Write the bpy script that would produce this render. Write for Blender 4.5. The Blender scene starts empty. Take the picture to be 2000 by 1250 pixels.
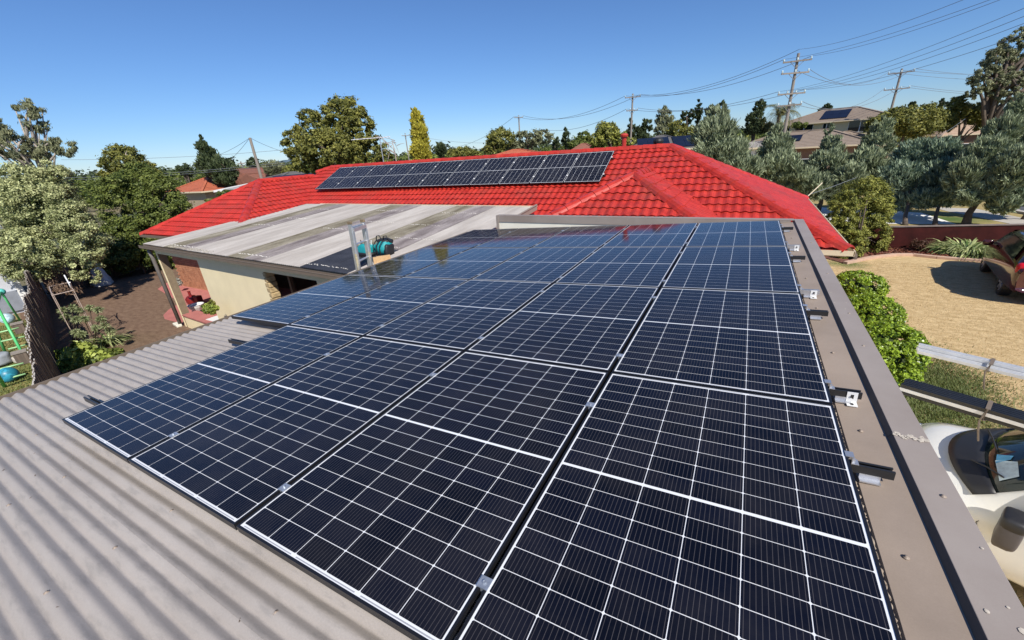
import bpy, math, random
import numpy as np
from mathutils import Matrix, Vector
random.seed(7)
rng = np.random.default_rng(11)
C = bpy.context.scene.collection
SC = bpy.context.scene
PI = math.pi

# ------------------------------------------------------------------ camera, world, sun, exposure
CW = np.array([5.21684813, -0.48981231, 4.72086345])
RW = np.array([[0.87631445, 0.47764059, -0.06270925],
               [0.1339432, -0.36661767, -0.92067948],
               [-0.46274421, 0.79840526, -0.38524907]])
FPX = 785.3
cam = bpy.data.cameras.new('camera')
cam.sensor_width = 36.0
cam.lens = FPX / 2000 * 36
cam.clip_start = 0.05
cam.clip_end = 6000
camo = bpy.data.objects.new('camera', cam)
C.objects.link(camo)
m = Matrix(((RW[0][0], -RW[1][0], -RW[2][0], CW[0]),
            (RW[0][1], -RW[1][1], -RW[2][1], CW[1]),
            (RW[0][2], -RW[1][2], -RW[2][2], CW[2]),
            (0, 0, 0, 1)))
camo.matrix_world = m
SC.camera = camo

SUN = Vector((0.80, -0.60, 1.0)).normalized()
world = bpy.data.worlds.new('World')
SC.world = world
world.use_nodes = True
wn = world.node_tree.nodes
sky = wn.new('ShaderNodeTexSky')
sky.sky_type = 'NISHITA'
sky.sun_disc = False
sky.sun_elevation = math.asin(SUN.z)
sky.sun_rotation = math.atan2(SUN.x, SUN.y)
sky.air_density = 1.0
sky.dust_density = 0.0
sky.ozone_density = 10.0
sky.altitude = 50
bg = wn['Background']
tint = wn.new('ShaderNodeMix'); tint.data_type = 'RGBA'; tint.blend_type = 'MULTIPLY'; tint.inputs[0].default_value = 1.0
tint.inputs[7].default_value = (0.95, 1.0, 1.10, 1)      # clear deep-blue summer air, the same tint in every direction
world.node_tree.links.new(sky.outputs[0], tint.inputs[6])
world.node_tree.links.new(tint.outputs[2], bg.inputs[0])
bg.inputs[1].default_value = 0.088
sun = bpy.data.lights.new('sun', 'SUN')
sun.energy = 4.9
sun.angle = math.radians(0.5)
sun.color = (1.0, 0.94, 0.85)
suno = bpy.data.objects.new('sun', sun)
C.objects.link(suno)
suno.rotation_euler = SUN.to_track_quat('Z', 'Y').to_euler()
suno.location = (30, -30, 60)
SC.view_settings.view_transform = 'Standard'
SC.view_settings.look = 'None'
SC.view_settings.gamma = 1.0
SC.view_settings.use_curve_mapping = False
SC.view_settings.exposure = 0.27

# ------------------------------------------------------------------ back-projection helpers (photo pixel, 2000 px wide -> world point)
def ray(px, py):
    return RW.T @ np.array([(px - 1000) / FPX, (py - 625) / FPX, 1.0])
def G(px, py, z=0.0):
    d = ray(px, py)
    return CW + d * (z - CW[2]) / d[2]
def P3(px, py, zc):
    return CW + ray(px, py) * zc
def G2(px, py, z=0.0):
    p = G(px, py, z)
    return (float(p[0]), float(p[1]))

# ------------------------------------------------------------------ materials
def _nodes(name):
    mt = bpy.data.materials.new(name)
    mt.use_nodes = True
    nt = mt.node_tree
    return mt, nt, nt.nodes['Principled BSDF'], nt.links
def c4(c):
    return (c[0], c[1], c[2], 1.0)
def mat(name, col, rough=0.6, var=0.15, scale=6.0, col2=None, amt=0.5, bump=0.0, bscale=80.0, metal=0.0, spec=0.5, coat=0.0,
        detail=5.0, stretch=None, sharp=None, fine=0.0, world=False, dirt=0.0):
    mt, nt, b, L = _nodes(name)
    tc = nt.nodes.new('ShaderNodeTexCoord')
    mp = nt.nodes.new('ShaderNodeMapping')
    if stretch:
        mp.inputs['Scale'].default_value = stretch
    L.new(nt.nodes.new('ShaderNodeNewGeometry').outputs['Position'] if world else tc.outputs['Object'], mp.inputs[0])
    n = nt.nodes.new('ShaderNodeTexNoise')
    n.inputs['Scale'].default_value = scale
    n.inputs['Detail'].default_value = detail
    n.inputs['Roughness'].default_value = 0.62
    L.new(mp.outputs[0], n.inputs['Vector'])
    r = nt.nodes.new('ShaderNodeValToRGB')
    lo, hi = (0.3, 0.7) if sharp is None else sharp
    r.color_ramp.elements[0].position = lo
    r.color_ramp.elements[1].position = hi
    a = tuple(x * (1 - var) for x in col)
    bb = tuple(min(1, x * (1 + var)) for x in col) if col2 is None else col2
    r.color_ramp.elements[0].color = c4(a)
    r.color_ramp.elements[1].color = c4(bb)
    L.new(n.outputs['Fac'], r.inputs[0])
    src = r.outputs[0]
    if fine > 0:
        n3 = nt.nodes.new('ShaderNodeTexNoise')
        n3.inputs['Scale'].default_value = bscale
        n3.inputs['Detail'].default_value = 3
        L.new(mp.outputs[0], n3.inputs['Vector'])
        mr = nt.nodes.new('ShaderNodeMapRange')
        mr.inputs[1].default_value = 0.3; mr.inputs[2].default_value = 0.7
        mr.inputs[3].default_value = 1 - fine; mr.inputs[4].default_value = 1 + fine
        L.new(n3.outputs['Fac'], mr.inputs[0])
        vm = nt.nodes.new('ShaderNodeVectorMath'); vm.operation = 'SCALE'
        L.new(src, vm.inputs[0]); L.new(mr.outputs[0], vm.inputs['Scale'])
        src = vm.outputs[0]
    if dirt > 0:
        n4 = nt.nodes.new('ShaderNodeTexNoise'); n4.inputs['Scale'].default_value = 1.1; n4.inputs['Detail'].default_value = 9; n4.inputs['Roughness'].default_value = 0.72
        L.new(mp.outputs[0], n4.inputs['Vector'])
        m4 = nt.nodes.new('ShaderNodeMapRange'); m4.inputs[1].default_value = 0.48; m4.inputs[2].default_value = 0.66; m4.inputs[3].default_value = 0; m4.inputs[4].default_value = dirt
        L.new(n4.outputs['Fac'], m4.inputs[0])
        x4 = nt.nodes.new('ShaderNodeMix'); x4.data_type = 'RGBA'; L.new(m4.outputs[0], x4.inputs[0]); L.new(src, x4.inputs[6])
        x4.inputs[7].default_value = (0.20, 0.055, 0.04, 1); src = x4.outputs[2]
    L.new(src, b.inputs['Base Color'])
    b.inputs['Roughness'].default_value = rough
    b.inputs['Metallic'].default_value = metal
    b.inputs['Specular IOR Level'].default_value = spec
    b.inputs['Coat Weight'].default_value = coat
    if bump:
        n2 = nt.nodes.new('ShaderNodeTexNoise')
        n2.inputs['Scale'].default_value = bscale
        n2.inputs['Detail'].default_value = 4
        L.new(mp.outputs[0], n2.inputs['Vector'])
        bp = nt.nodes.new('ShaderNodeBump')
        bp.inputs['Strength'].default_value = bump
        bp.inputs['Distance'].default_value = 0.01
        L.new(n2.outputs['Fac'], bp.inputs['Height'])
        L.new(bp.outputs[0], b.inputs['Normal'])
    return mt
def leafmat(name, dark, light, trans=0.3, rough=0.55, spec=0.3):
    mt, nt, b, L = _nodes(name)
    at = nt.nodes.new('ShaderNodeAttribute')
    at.attribute_name = 'tint'
    r = nt.nodes.new('ShaderNodeValToRGB')
    r.color_ramp.elements[0].color = c4(dark)
    r.color_ramp.elements[1].color = c4(light)
    L.new(at.outputs['Fac'], r.inputs[0])
    L.new(r.outputs[0], b.inputs['Base Color'])
    b.inputs['Roughness'].default_value = rough
    b.inputs['Specular IOR Level'].default_value = spec
    tr = nt.nodes.new('ShaderNodeBsdfTranslucent')
    L.new(r.outputs[0], tr.inputs[0])
    mx = nt.nodes.new('ShaderNodeMixShader')
    mx.inputs[0].default_value = trans
    out = nt.nodes['Material Output']
    L.new(b.outputs[0], mx.inputs[1]); L.new(tr.outputs[0], mx.inputs[2])
    L.new(mx.outputs[0], out.inputs[0])
    return mt
def glossy(name, col, rough=0.1, spec=0.5, metal=0.0):
    return mat(name, col, rough=rough, var=0.06, scale=3, spec=spec, metal=metal)

M = {}
M['roof'] = mat('grey_beige_painted_steel', (0.335, 0.30, 0.278), rough=0.5, scale=1.6, var=0.07, bump=0.06, bscale=260, fine=0.05, stretch=(0.5, 1.5, 1))
# roof sheet: dirt smears in the pans
def roofmat():
    mt, nt, b, L = _nodes('weathered_corrugated_steel')
    tc = nt.nodes.new('ShaderNodeTexCoord')
    def noise(scale, st, det=5, off=(0, 0, 0)):
        mp = nt.nodes.new('ShaderNodeMapping'); mp.inputs['Scale'].default_value = st; mp.inputs['Location'].default_value = off
        L.new(tc.outputs['Object'], mp.inputs[0])
        n = nt.nodes.new('ShaderNodeTexNoise'); n.inputs['Scale'].default_value = scale; n.inputs['Detail'].default_value = det
        n.inputs['Roughness'].default_value = 0.65
        L.new(mp.outputs[0], n.inputs['Vector'])
        return n.outputs['Fac']
    def ramp(src, lo, hi, a, bcol):
        r = nt.nodes.new('ShaderNodeValToRGB')
        r.color_ramp.elements[0].position = lo; r.color_ramp.elements[1].position = hi
        r.color_ramp.elements[0].color = c4(a); r.color_ramp.elements[1].color = c4(bcol)
        L.new(src, r.inputs[0]); return r.outputs[0]
    base = ramp(noise(0.9, (1, 1, 1)), 0.3, 0.7, (0.315, 0.282, 0.252), (0.385, 0.350, 0.318))
    smear = ramp(noise(15, (0.35, 1.8, 1), 8, (3, 1, 0)), 0.51, 0.64, (0, 0, 0), (1, 1, 1))
    mx = nt.nodes.new('ShaderNodeMix'); mx.data_type = 'RGBA'
    mm = nt.nodes.new('ShaderNodeMath'); mm.operation = 'MULTIPLY'; mm.inputs[1].default_value = 0.55
    L.new(smear, mm.inputs[0]); L.new(mm.outputs[0], mx.inputs[0])
    L.new(base, mx.inputs[6]); mx.inputs[7].default_value = (0.25, 0.23, 0.21, 1)
    spk = ramp(noise(160, (1, 1, 1), 2), 0.3, 0.7, (0.93, 0.93, 0.93), (1.05, 1.05, 1.05))
    m2 = nt.nodes.new('ShaderNodeMix'); m2.data_type = 'RGBA'; m2.blend_type = 'MULTIPLY'; m2.inputs[0].default_value = 1
    L.new(mx.outputs[2], m2.inputs[6]); L.new(spk, m2.inputs[7])
    L.new(m2.outputs[2], b.inputs['Base Color'])
    b.inputs['Roughness'].default_value = 0.48
    b.inputs['Specular IOR Level'].default_value = 0.4
    return mt
M['sheet'] = roofmat()
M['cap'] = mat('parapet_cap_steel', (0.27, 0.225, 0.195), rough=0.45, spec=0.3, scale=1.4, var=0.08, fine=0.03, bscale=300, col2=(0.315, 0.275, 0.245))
M['flash'] = mat('flashing_steel', (0.31, 0.25, 0.200), rough=0.5, spec=0.25, scale=2.2, var=0.12, fine=0.04, bscale=200)
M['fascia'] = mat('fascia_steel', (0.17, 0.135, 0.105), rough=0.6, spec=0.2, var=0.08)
M['frame'] = glossy('black_anodised_frame', (0.012, 0.012, 0.014), rough=0.32)
M['rail'] = mat('black_rail_aluminium', (0.02, 0.02, 0.021), rough=0.35, var=0.2)
M['alu'] = mat('bare_aluminium', (0.62, 0.63, 0.65), rough=0.32, var=0.1, metal=0.75, scale=14)
M['alum'] = mat('white_mill_aluminium', (0.72, 0.73, 0.74), rough=0.38, var=0.08, metal=0.35, scale=9)
M['zinc'] = mat('zinc_steel', (0.42, 0.46, 0.52), rough=0.35, var=0.2, metal=0.6, scale=60)
def cellmat():
    mt, nt, b, L = _nodes('monocrystalline_cell')
    tc = nt.nodes.new('ShaderNodeTexCoord')
    sp = nt.nodes.new('ShaderNodeSeparateXYZ')
    L.new(tc.outputs['Object'], sp.inputs[0])
    def math_(op, a, bv=None):
        n = nt.nodes.new('ShaderNodeMath'); n.operation = op
        if isinstance(a, (int, float)): n.inputs[0].default_value = a
        else: L.new(a, n.inputs[0])
        if bv is not None:
            if isinstance(bv, (int, float)): n.inputs[1].default_value = bv
            else: L.new(bv, n.inputs[1])
        return n.outputs[0]
    u = math_('MULTIPLY', sp.outputs[0], 1 / 0.0164)
    fr = math_('FRACT', math_('ADD', u, 0.5 + 50))
    d = math_('ABSOLUTE', math_('SUBTRACT', fr, 0.5))
    bus = math_('LESS_THAN', d, 0.055)
    info = nt.nodes.new('ShaderNodeObjectInfo')
    r = nt.nodes.new('ShaderNodeValToRGB')
    r.color_ramp.elements[0].color = (0.0028, 0.0034, 0.0070, 1)
    r.color_ramp.elements[1].color = (0.0052, 0.0062, 0.0135, 1)
    L.new(info.outputs['Random'], r.inputs[0])
    mx = nt.nodes.new('ShaderNodeMix'); mx.data_type = 'RGBA'
    L.new(bus, mx.inputs[0]); L.new(r.outputs[0], mx.inputs[6]); mx.inputs[7].default_value = (0.060, 0.056, 0.060, 1)
    ge = nt.nodes.new('ShaderNodeNewGeometry')
    nd = nt.nodes.new('ShaderNodeTexNoise'); nd.inputs['Scale'].default_value = 2.3; nd.inputs['Detail'].default_value = 9; nd.inputs['Roughness'].default_value = 0.7
    L.new(ge.outputs['Position'], nd.inputs['Vector'])
    md = nt.nodes.new('ShaderNodeMapRange'); md.inputs[1].default_value = 0.42; md.inputs[2].default_value = 0.75; md.inputs[3].default_value = 0.0; md.inputs[4].default_value = 0.055
    L.new(nd.outputs['Fac'], md.inputs[0])
    dm = nt.nodes.new('ShaderNodeMix'); dm.data_type = 'RGBA'
    L.new(md.outputs[0], dm.inputs[0]); L.new(mx.outputs[2], dm.inputs[6]); dm.inputs[7].default_value = (0.26, 0.23, 0.20, 1)
    L.new(dm.outputs[2], b.inputs['Base Color'])
    b.inputs['Roughness'].default_value = 0.07
    b.inputs['Specular IOR Level'].default_value = 0.33
    # faint dust film on the glass
    n = nt.nodes.new('ShaderNodeTexNoise'); n.inputs['Scale'].default_value = 3.0; n.inputs['Detail'].default_value = 6
    L.new(tc.outputs['Object'], n.inputs['Vector'])
    mr = nt.nodes.new('ShaderNodeMapRange'); mr.inputs[3].default_value = 0.045; mr.inputs[4].default_value = 0.10
    L.new(n.outputs['Fac'], mr.inputs[0]); L.new(mr.outputs[0], b.inputs['Roughness'])
    return mt
M['cell'] = cellmat()
M['back'] = mat('white_backsheet_under_glass', (0.74, 0.76, 0.78), rough=0.07, var=0.02, spec=0.42)
M['ribbon'] = mat('tinned_ribbon', (0.34, 0.35, 0.38), rough=0.2, var=0.1, spec=0.5)
M['tile'] = mat('glossy_red_painted_tile', (0.40, 0.026, 0.018), rough=0.38, var=0.18, scale=3.5, col2=(0.54, 0.046, 0.030), spec=0.40, fine=0.12, bscale=28, world=True, dirt=0.45, detail=8)
M['cream'] = mat('cream_render', (0.86, 0.74, 0.47), rough=0.85, var=0.05, scale=2.0, bump=0.25, bscale=120, fine=0.03)
M['offwhite'] = mat('offwhite_board', (0.70, 0.68, 0.58), rough=0.8, var=0.06, scale=4)
M['creamtrim'] = mat('cream_gutter', (0.66, 0.55, 0.38), rough=0.45, var=0.05)
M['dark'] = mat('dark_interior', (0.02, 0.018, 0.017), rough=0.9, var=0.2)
M['brick'] = mat('orange_brick', (0.42, 0.17, 0.085), rough=0.9, var=0.3, scale=5, col2=(0.55, 0.27, 0.15))
M['mortar'] = mat('mortar', (0.45, 0.40, 0.33), rough=0.95, var=0.1)
M['timber'] = mat('grey_weathered_timber', (0.135, 0.105, 0.082), rough=0.9, var=0.35, scale=3, stretch=(6, 6, 0.6), fine=0.12, bscale=60)
M['timber_top'] = mat('pale_sunlit_timber', (0.5, 0.46, 0.40), rough=0.9, var=0.15)  # for paling tops: sunlight put into the colour
M['wood'] = mat('fresh_pine', (0.52, 0.34, 0.17), rough=0.7, var=0.15, stretch=(1, 8, 8))
M['pole'] = mat('grey_pole_timber', (0.25, 0.22, 0.19), rough=0.9, var=0.2, stretch=(3, 3, 0.3))
M['bark'] = mat('brown_bark', (0.11, 0.085, 0.065), rough=0.95, var=0.35, scale=6, bump=0.5, bscale=30)
M['gumbark'] = mat('pale_gum_bark', (0.34, 0.30, 0.26), rough=0.9, var=0.3, scale=3)
M['wire'] = mat('dark_cable', (0.17, 0.185, 0.21), rough=0.6, var=0.05)
M['white'] = mat('white_paint', (0.78, 0.78, 0.76), rough=0.45, var=0.03)
M['porcelain'] = mat('porcelain', (0.6, 0.75, 0.8), rough=0.2, var=0.05)
M['terracotta'] = mat('terracotta_path', (0.42, 0.15, 0.13), rough=0.9, var=0.15, scale=2, fine=0.08, bscale=50)
M['grip'] = mat('black_plastic', (0.018, 0.018, 0.02), rough=0.5, var=0.1)
M['teal'] = mat('teal_fabric', (0.01, 0.27, 0.29), rough=0.6, var=0.12, scale=12)

# ------------------------------------------------------------------ mesh builder
class MB:
    def __init__(s):
        s.v = []; s.f = []
    def add(s, vs, fs):
        o = len(s.v)
        s.v += [tuple(float(c) for c in p) for p in vs]
        s.f += [tuple(i + o for i in f) for f in fs]
        return s
    def box(s, c, d, rz=0.0, R=None):
        hx, hy, hz = d[0] / 2, d[1] / 2, d[2] / 2
        pts = [Vector((x, y, z)) for z in (-hz, hz) for y in (-hy, hy) for x in (-hx, hx)]
        if R is None: R = Matrix.Rotation(rz, 3, 'Z')
        pts = [R @ p + Vector(c) for p in pts]
        return s.add(pts, [(0, 2, 3, 1), (4, 5, 7, 6), (0, 1, 5, 4), (2, 6, 7, 3), (0, 4, 6, 2), (1, 3, 7, 5)])
    def bar(s, a, b, w, h=None, up=(0, 0, 1)):
        a = Vector(a); b = Vector(b); h = h or w
        x = (b - a); L = x.length
        if L < 1e-6: return s
        x /= L
        u = Vector(up)
        if abs(x.dot(u)) > 0.98: u = Vector((0, 1, 0))
        y = u.cross(x).normalized(); z = x.cross(y)
        R = Matrix((x, y, z)).transposed()
        return s.box((a + b) / 2, (L, w, h), R=R)
    def tube(s, pts, r, n=8, cap=True, r2=None):
        pts = [Vector(p) for p in pts]
        k = len(pts)
        rs = [r] * k if r2 is None else [r + (r2 - r) * i / (k - 1) for i in range(k)]
        if isinstance(r, (list, tuple)): rs = list(r)
        o = len(s.v)
        prev = None
        for i, p in enumerate(pts):
            t = (pts[min(i + 1, k - 1)] - pts[max(i - 1, 0)]).normalized()
            if prev is None:
                u = Vector((0, 0, 1)) if abs(t.z) < 0.9 else Vector((1, 0, 0))
                a = t.cross(u).normalized()
            else:
                a = (prev - t * prev.dot(t)).normalized()
            prev = a
            b = t.cross(a)
            for j in range(n):
                w = 2 * PI * j / n
                q = p + (a * math.cos(w) + b * math.sin(w)) * rs[i]
                s.v.append(tuple(q))
        for i in range(k - 1):
            for j in range(n):
                a0 = o + i * n + j; a1 = o + i * n + (j + 1) % n
                s.f.append((a0, a1, a1 + n, a0 + n))
        if cap:
            s.f.append(tuple(o + j for j in range(n))[::-1])
            s.f.append(tuple(o + (k - 1) * n + j for j in range(n)))
        return s
    def lathe(s, prof, c=(0, 0, 0), n=16, sx=1, sy=1):
        o = len(s.v)
        for r, z in prof:
            for j in range(n):
                w = 2 * PI * j / n
                s.v.append((c[0] + r * math.cos(w) * sx, c[1] + r * math.sin(w) * sy, c[2] + z))
        for i in range(len(prof) - 1):
            for j in range(n):
                a0 = o + i * n + j; a1 = o + i * n + (j + 1) % n
                s.f.append((a0, a1, a1 + n, a0 + n))
        s.f.append(tuple(o + j for j in range(n))[::-1])
        s.f.append(tuple(o + (len(prof) - 1) * n + j for j in range(n)))
        return s
    def prism(s, poly, h0, h1):
        n = len(poly)
        vs = [(p[0], p[1], h0) for p in poly] + [(p[0], p[1], h1) for p in poly]
        fs = [tuple(range(n))[::-1], tuple(range(n, 2 * n))] + [(i, (i + 1) % n, (i + 1) % n + n, i + n) for i in range(n)]
        return s.add(vs, fs)
    def extr(s, poly, d):
        """3D polygon extruded by vector d"""
        n = len(poly); d = Vector(d)
        vs = [Vector(p) for p in poly] + [Vector(p) + d for p in poly]
        fs = [tuple(range(n))[::-1], tuple(range(n, 2 * n))] + [(i, (i + 1) % n, (i + 1) % n + n, i + n) for i in range(n)]
        return s.add(vs, fs)
    def ball(s, c, r, n=10, k=6, sq=1.0):
        prof = [(max(1e-3, r * math.sin(PI * i / k)), -r * sq * math.cos(PI * i / k)) for i in range(k + 1)]
        return s.lathe(prof, c, n)
    def mesh(s, name, smooth=False):
        me = bpy.data.meshes.new(name)
        me.from_pydata(s.v, [], s.f)
        if smooth:
            me.polygons.foreach_set('use_smooth', [True] * len(me.polygons))
        me.update()
        return me
    def build(s, name, mt, parent=None, smooth=False, bevel=0.0, auto=False):
        me = s.mesh(name, smooth)
        return link(name, me, mt, parent, bevel, auto)
def origin(o):
    p = Vector((0, 0, 0))
    while o is not None:
        p += o.location; o = o.parent
    return p
def link(name, me, mt, parent=None, bevel=0.0, auto=False, world=True):
    if mt is not None and not me.materials: me.materials.append(mt)
    o = bpy.data.objects.new(name, me)
    C.objects.link(o)
    if parent is not None:
        o.parent = parent
        if world and not parent.get('local'):
            o.location = -origin(parent)
        if parent.get('local'): o['local'] = 1
    if bevel:
        b = o.modifiers.new('bevel', 'BEVEL'); b.width = bevel; b.segments = 2; b.limit_method = 'ANGLE'
    if auto:
        b = o.modifiers.new('wn', 'WEIGHTED_NORMAL')
    return o
# vertices of parts are in world coordinates unless the thing's Empty is 'local' (rotated things: built in their own frame)
def thing(name, label, cat, loc=(0, 0, 0), rz=0.0, group=None, local=False, mw=None):
    o = bpy.data.objects.new(name, None)
    o.empty_display_size = 0.2
    C.objects.link(o)
    if mw is not None: o.matrix_world = mw
    else:
        o.location = (tuple(float(c) for c in loc) + (0.0, 0.0))[:3]; o.rotation_euler = (0, 0, rz)
    o['label'] = label; o['category'] = cat
    if group: o['group'] = group
    if local: o['local'] = 1
    return o
def tag(o, label, cat, group=None):
    o['label'] = label; o['category'] = cat
    if group: o['group'] = group
    return o
def kind(o, k):
    o['kind'] = k; return o
def sheet(name, pts, z, mt, k='structure'):
    mb = MB(); mb.add([(p[0], p[1], z) for p in pts], [tuple(range(len(pts)))])
    # make it face up
    a = sum(pts[i][0] * pts[(i + 1) % len(pts)][1] - pts[(i + 1) % len(pts)][0] * pts[i][1] for i in range(len(pts)))
    if a < 0: mb.f = [tuple(reversed(mb.f[0]))]
    o = mb.build(name, mt); o['kind'] = k; return o
def npmesh(name, V, quads, tint=None, smooth=False, tris=False):
    me = bpy.data.meshes.new(name)
    nv = len(V); nq = len(quads); kk = quads.shape[1]
    me.vertices.add(nv); me.vertices.foreach_set('co', np.ascontiguousarray(V, dtype=np.float32).ravel())
    me.loops.add(nq * kk); me.loops.foreach_set('vertex_index', np.ascontiguousarray(quads, dtype=np.int32).ravel())
    me.polygons.add(nq)
    me.polygons.foreach_set('loop_start', np.arange(0, nq * kk, kk, dtype=np.int32))
    if smooth: me.polygons.foreach_set('use_smooth', np.ones(nq, dtype=bool))
    me.update(calc_edges=True)
    if tint is not None:
        a = me.attributes.new('tint', 'FLOAT', 'FACE')
        a.data.foreach_set('value', tint.astype(np.float32))
    return me
# ------------------------------------------------------------------ foliage
def unit(v): return v / (np.linalg.norm(v, axis=-1, keepdims=True) + 1e-9)
def leaves(cent, outw, n_per, rad, size, aspect=0.5, style='leaf', seed=0, flat=0.0, droop=0.0, shellness=0.5):
    """cent (K,3) clump centres, outw (K,3) outward dirs, rad (K,), returns mesh arrays"""
    r = np.random.default_rng(seed)
    K = len(cent)
    idx = np.repeat(np.arange(K), n_per)
    N = len(idx)
    d = unit(r.normal(size=(N, 3)))
    rr = np.abs(r.normal(size=N)) * 0.42 + 0.42 * r.random(N) ** 0.5
    rr = np.clip(rr, 0.0, 1.75)
    pos = cent[idx] + d * (rr * rad[idx])[:, None] * np.array([1, 1, 0.8])
    n = unit(0.9 * d + 0.5 * outw[idx] + 0.8 * r.normal(size=(N, 3)) + np.array([0, 0, 0.35]))
    if style == 'spray':      # upright tufts
        ax = unit(0.65 * outw[idx] + 0.32 * r.normal(size=(N, 3)) + np.array([-0.12, -0.1, 0.8 - droop]))
    elif style == 'hang':
        ax = unit(0.5 * r.normal(size=(N, 3)) + np.array([0, 0, -1.0]))
    else:
        ax = unit(np.cross(n, r.normal(size=(N, 3))))
    sd = unit(np.cross(n, ax))
    s = size * (0.6 + 0.8 * r.random(N))
    a = ax * s[:, None]; b = sd * (s * aspect)[:, None]
    V = np.empty((N, 4, 3))
    V[:, 0] = pos - a * 0.5; V[:, 1] = pos + b * 0.5 + a * 0.05; V[:, 2] = pos + a * 0.5; V[:, 3] = pos - b * 0.5 + a * 0.05
    Q = np.arange(N * 4).reshape(N, 4)
    ct = r.random(K)
    tint = np.clip(0.5 + 0.5 * (ct[idx] - 0.5) + 0.35 * r.normal(size=N) * 0.7, 0, 1)
    return V.reshape(-1, 3), Q, tint
def clumps(lobes, k, seed, rfac=0.24, inner=0.45, low=-1.0):
    """lobes: list of (center, radii). returns centres, outward dirs, radii"""
    r = np.random.default_rng(seed)
    vol = np.array([(l[1][0] * l[1][1] * l[1][2]) ** (2 / 3) for l in lobes]); vol /= vol.sum()
    cs, os_, rs = [], [], []
    for (c, R), w in zip(lobes, vol):
        n = max(3, int(round(k * w)))
        d = unit(r.normal(size=(n * 3, 3)))
        d = d[d[:, 2] > low][:n]; n = len(d)
        q = inner + (1 - inner) * r.random(n) ** 0.5
        R = np.array(R); c = np.array(c)
        mean = float((R[0] * R[1] * R[2]) ** (1 / 3))
        rr = mean * rfac * (0.6 + 0.9 * r.random(n))
        cs.append(c + d * (q[:, None]) * (R - rr.mean() * 0.7)); os_.append(unit(d / R)); rs.append(rr)
    return np.concatenate(cs), np.concatenate(os_), np.concatenate(rs)
TREEID = [0]
def tree(name, label, lobes, mt, nclump, nleaf, size, aspect=0.5, style='leaf', bark=None, base=None, rfac=0.24, inner=0.45,
         group=None, trunk_r=None, cat='tree', low=-1.0, limbs=5, shell=0.5, trunk=True, lean=(0, 0)):
    TREEID[0] += 1
    sd = 100 + TREEID[0]
    r = random.Random(sd)
    lobes = [(np.array(c, float), np.array(R, float)) for c, R in lobes]
    cc = sum(c for c, R in lobes) / len(lobes)
    if base is None: base = (cc[0] + lean[0], cc[1] + lean[1], 0.0)
    t = thing(name, label, cat, base, group=group)
    cs, os_, rs = clumps(lobes, int(nclump * 1.7), sd, rfac * 1.05, inner, low)
    nleaf = int(nleaf * 1.7); size = size * 0.92
    lobes = [(c, R * 1.04) for c, R in lobes]
    V, Q, T = leaves(cs, os_, max(4, nleaf // len(cs)), rs, size, aspect, style, sd, shellness=shell)
    V[:, 2] = np.maximum(V[:, 2], 0.02)
    link('crown', npmesh('crown', V, Q, T), mt, t)
    if trunk:
        mb = MB()
        H = max(0.4, float(cc[2]))
        top = Vector(cc); b = Vector(base)
        tr = trunk_r or max(0.05, 0.035 * (H + 1))
        n = 6
        pts = [b.lerp(top, i / (n - 1)) + Vector((r.uniform(-1, 1), r.uniform(-1, 1), 0)) * tr * 0.7 * (0 if i == 0 else 1) for i in range(n)]
        mb.tube(pts, [tr * (1.25 if i == 0 else 1 - 0.12 * i) for i in range(n)], 8)
        sel = list(range(len(cs))); r.shuffle(sel)
        for i in sel[:limbs * 2]:
            e = Vector(cs[i]); s0 = pts[r.choice([2, 3, 4, 5])]
            md = s0.lerp(e, 0.5) + Vector((0, 0, (e - s0).length * 0.12))
            mb.tube([s0, md, e], [tr * 0.5, tr * 0.33, tr * 0.12], 5)
        mb.build('trunk', bark or M['bark'], t, smooth=True)
    return t
def pl(px, py, rx, ry, zc, depth=None):
    """crown lobe from photo pixels at camera depth zc"""
    c = P3(px, py, zc)
    k = zc / FPX
    th = math.atan2(abs(px - 1000), FPX)
    rr = rx * k * math.cos(th) ** 1.0
    return (c, (rr if depth is None else depth, rr if depth is None else depth, ry * k * 0.97))

# ------------------------------------------------------------------ frame of the garage roof (slopes 3 degrees)
RG = Matrix(((0.998434814, 0.0, -0.0559278312), (-0.000479800, 0.9999632, -0.00856548979), (0.0559257731, 0.00857891739, 0.998398072)))
ZG = 3.10
MG = Matrix.Translation((0, 0, ZG)) @ RG.to_4x4()
def g2w(u, v, w=0.0):
    return MG @ Vector((u, v, w))
PW, PLN = 1.154, 1.765

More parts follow.
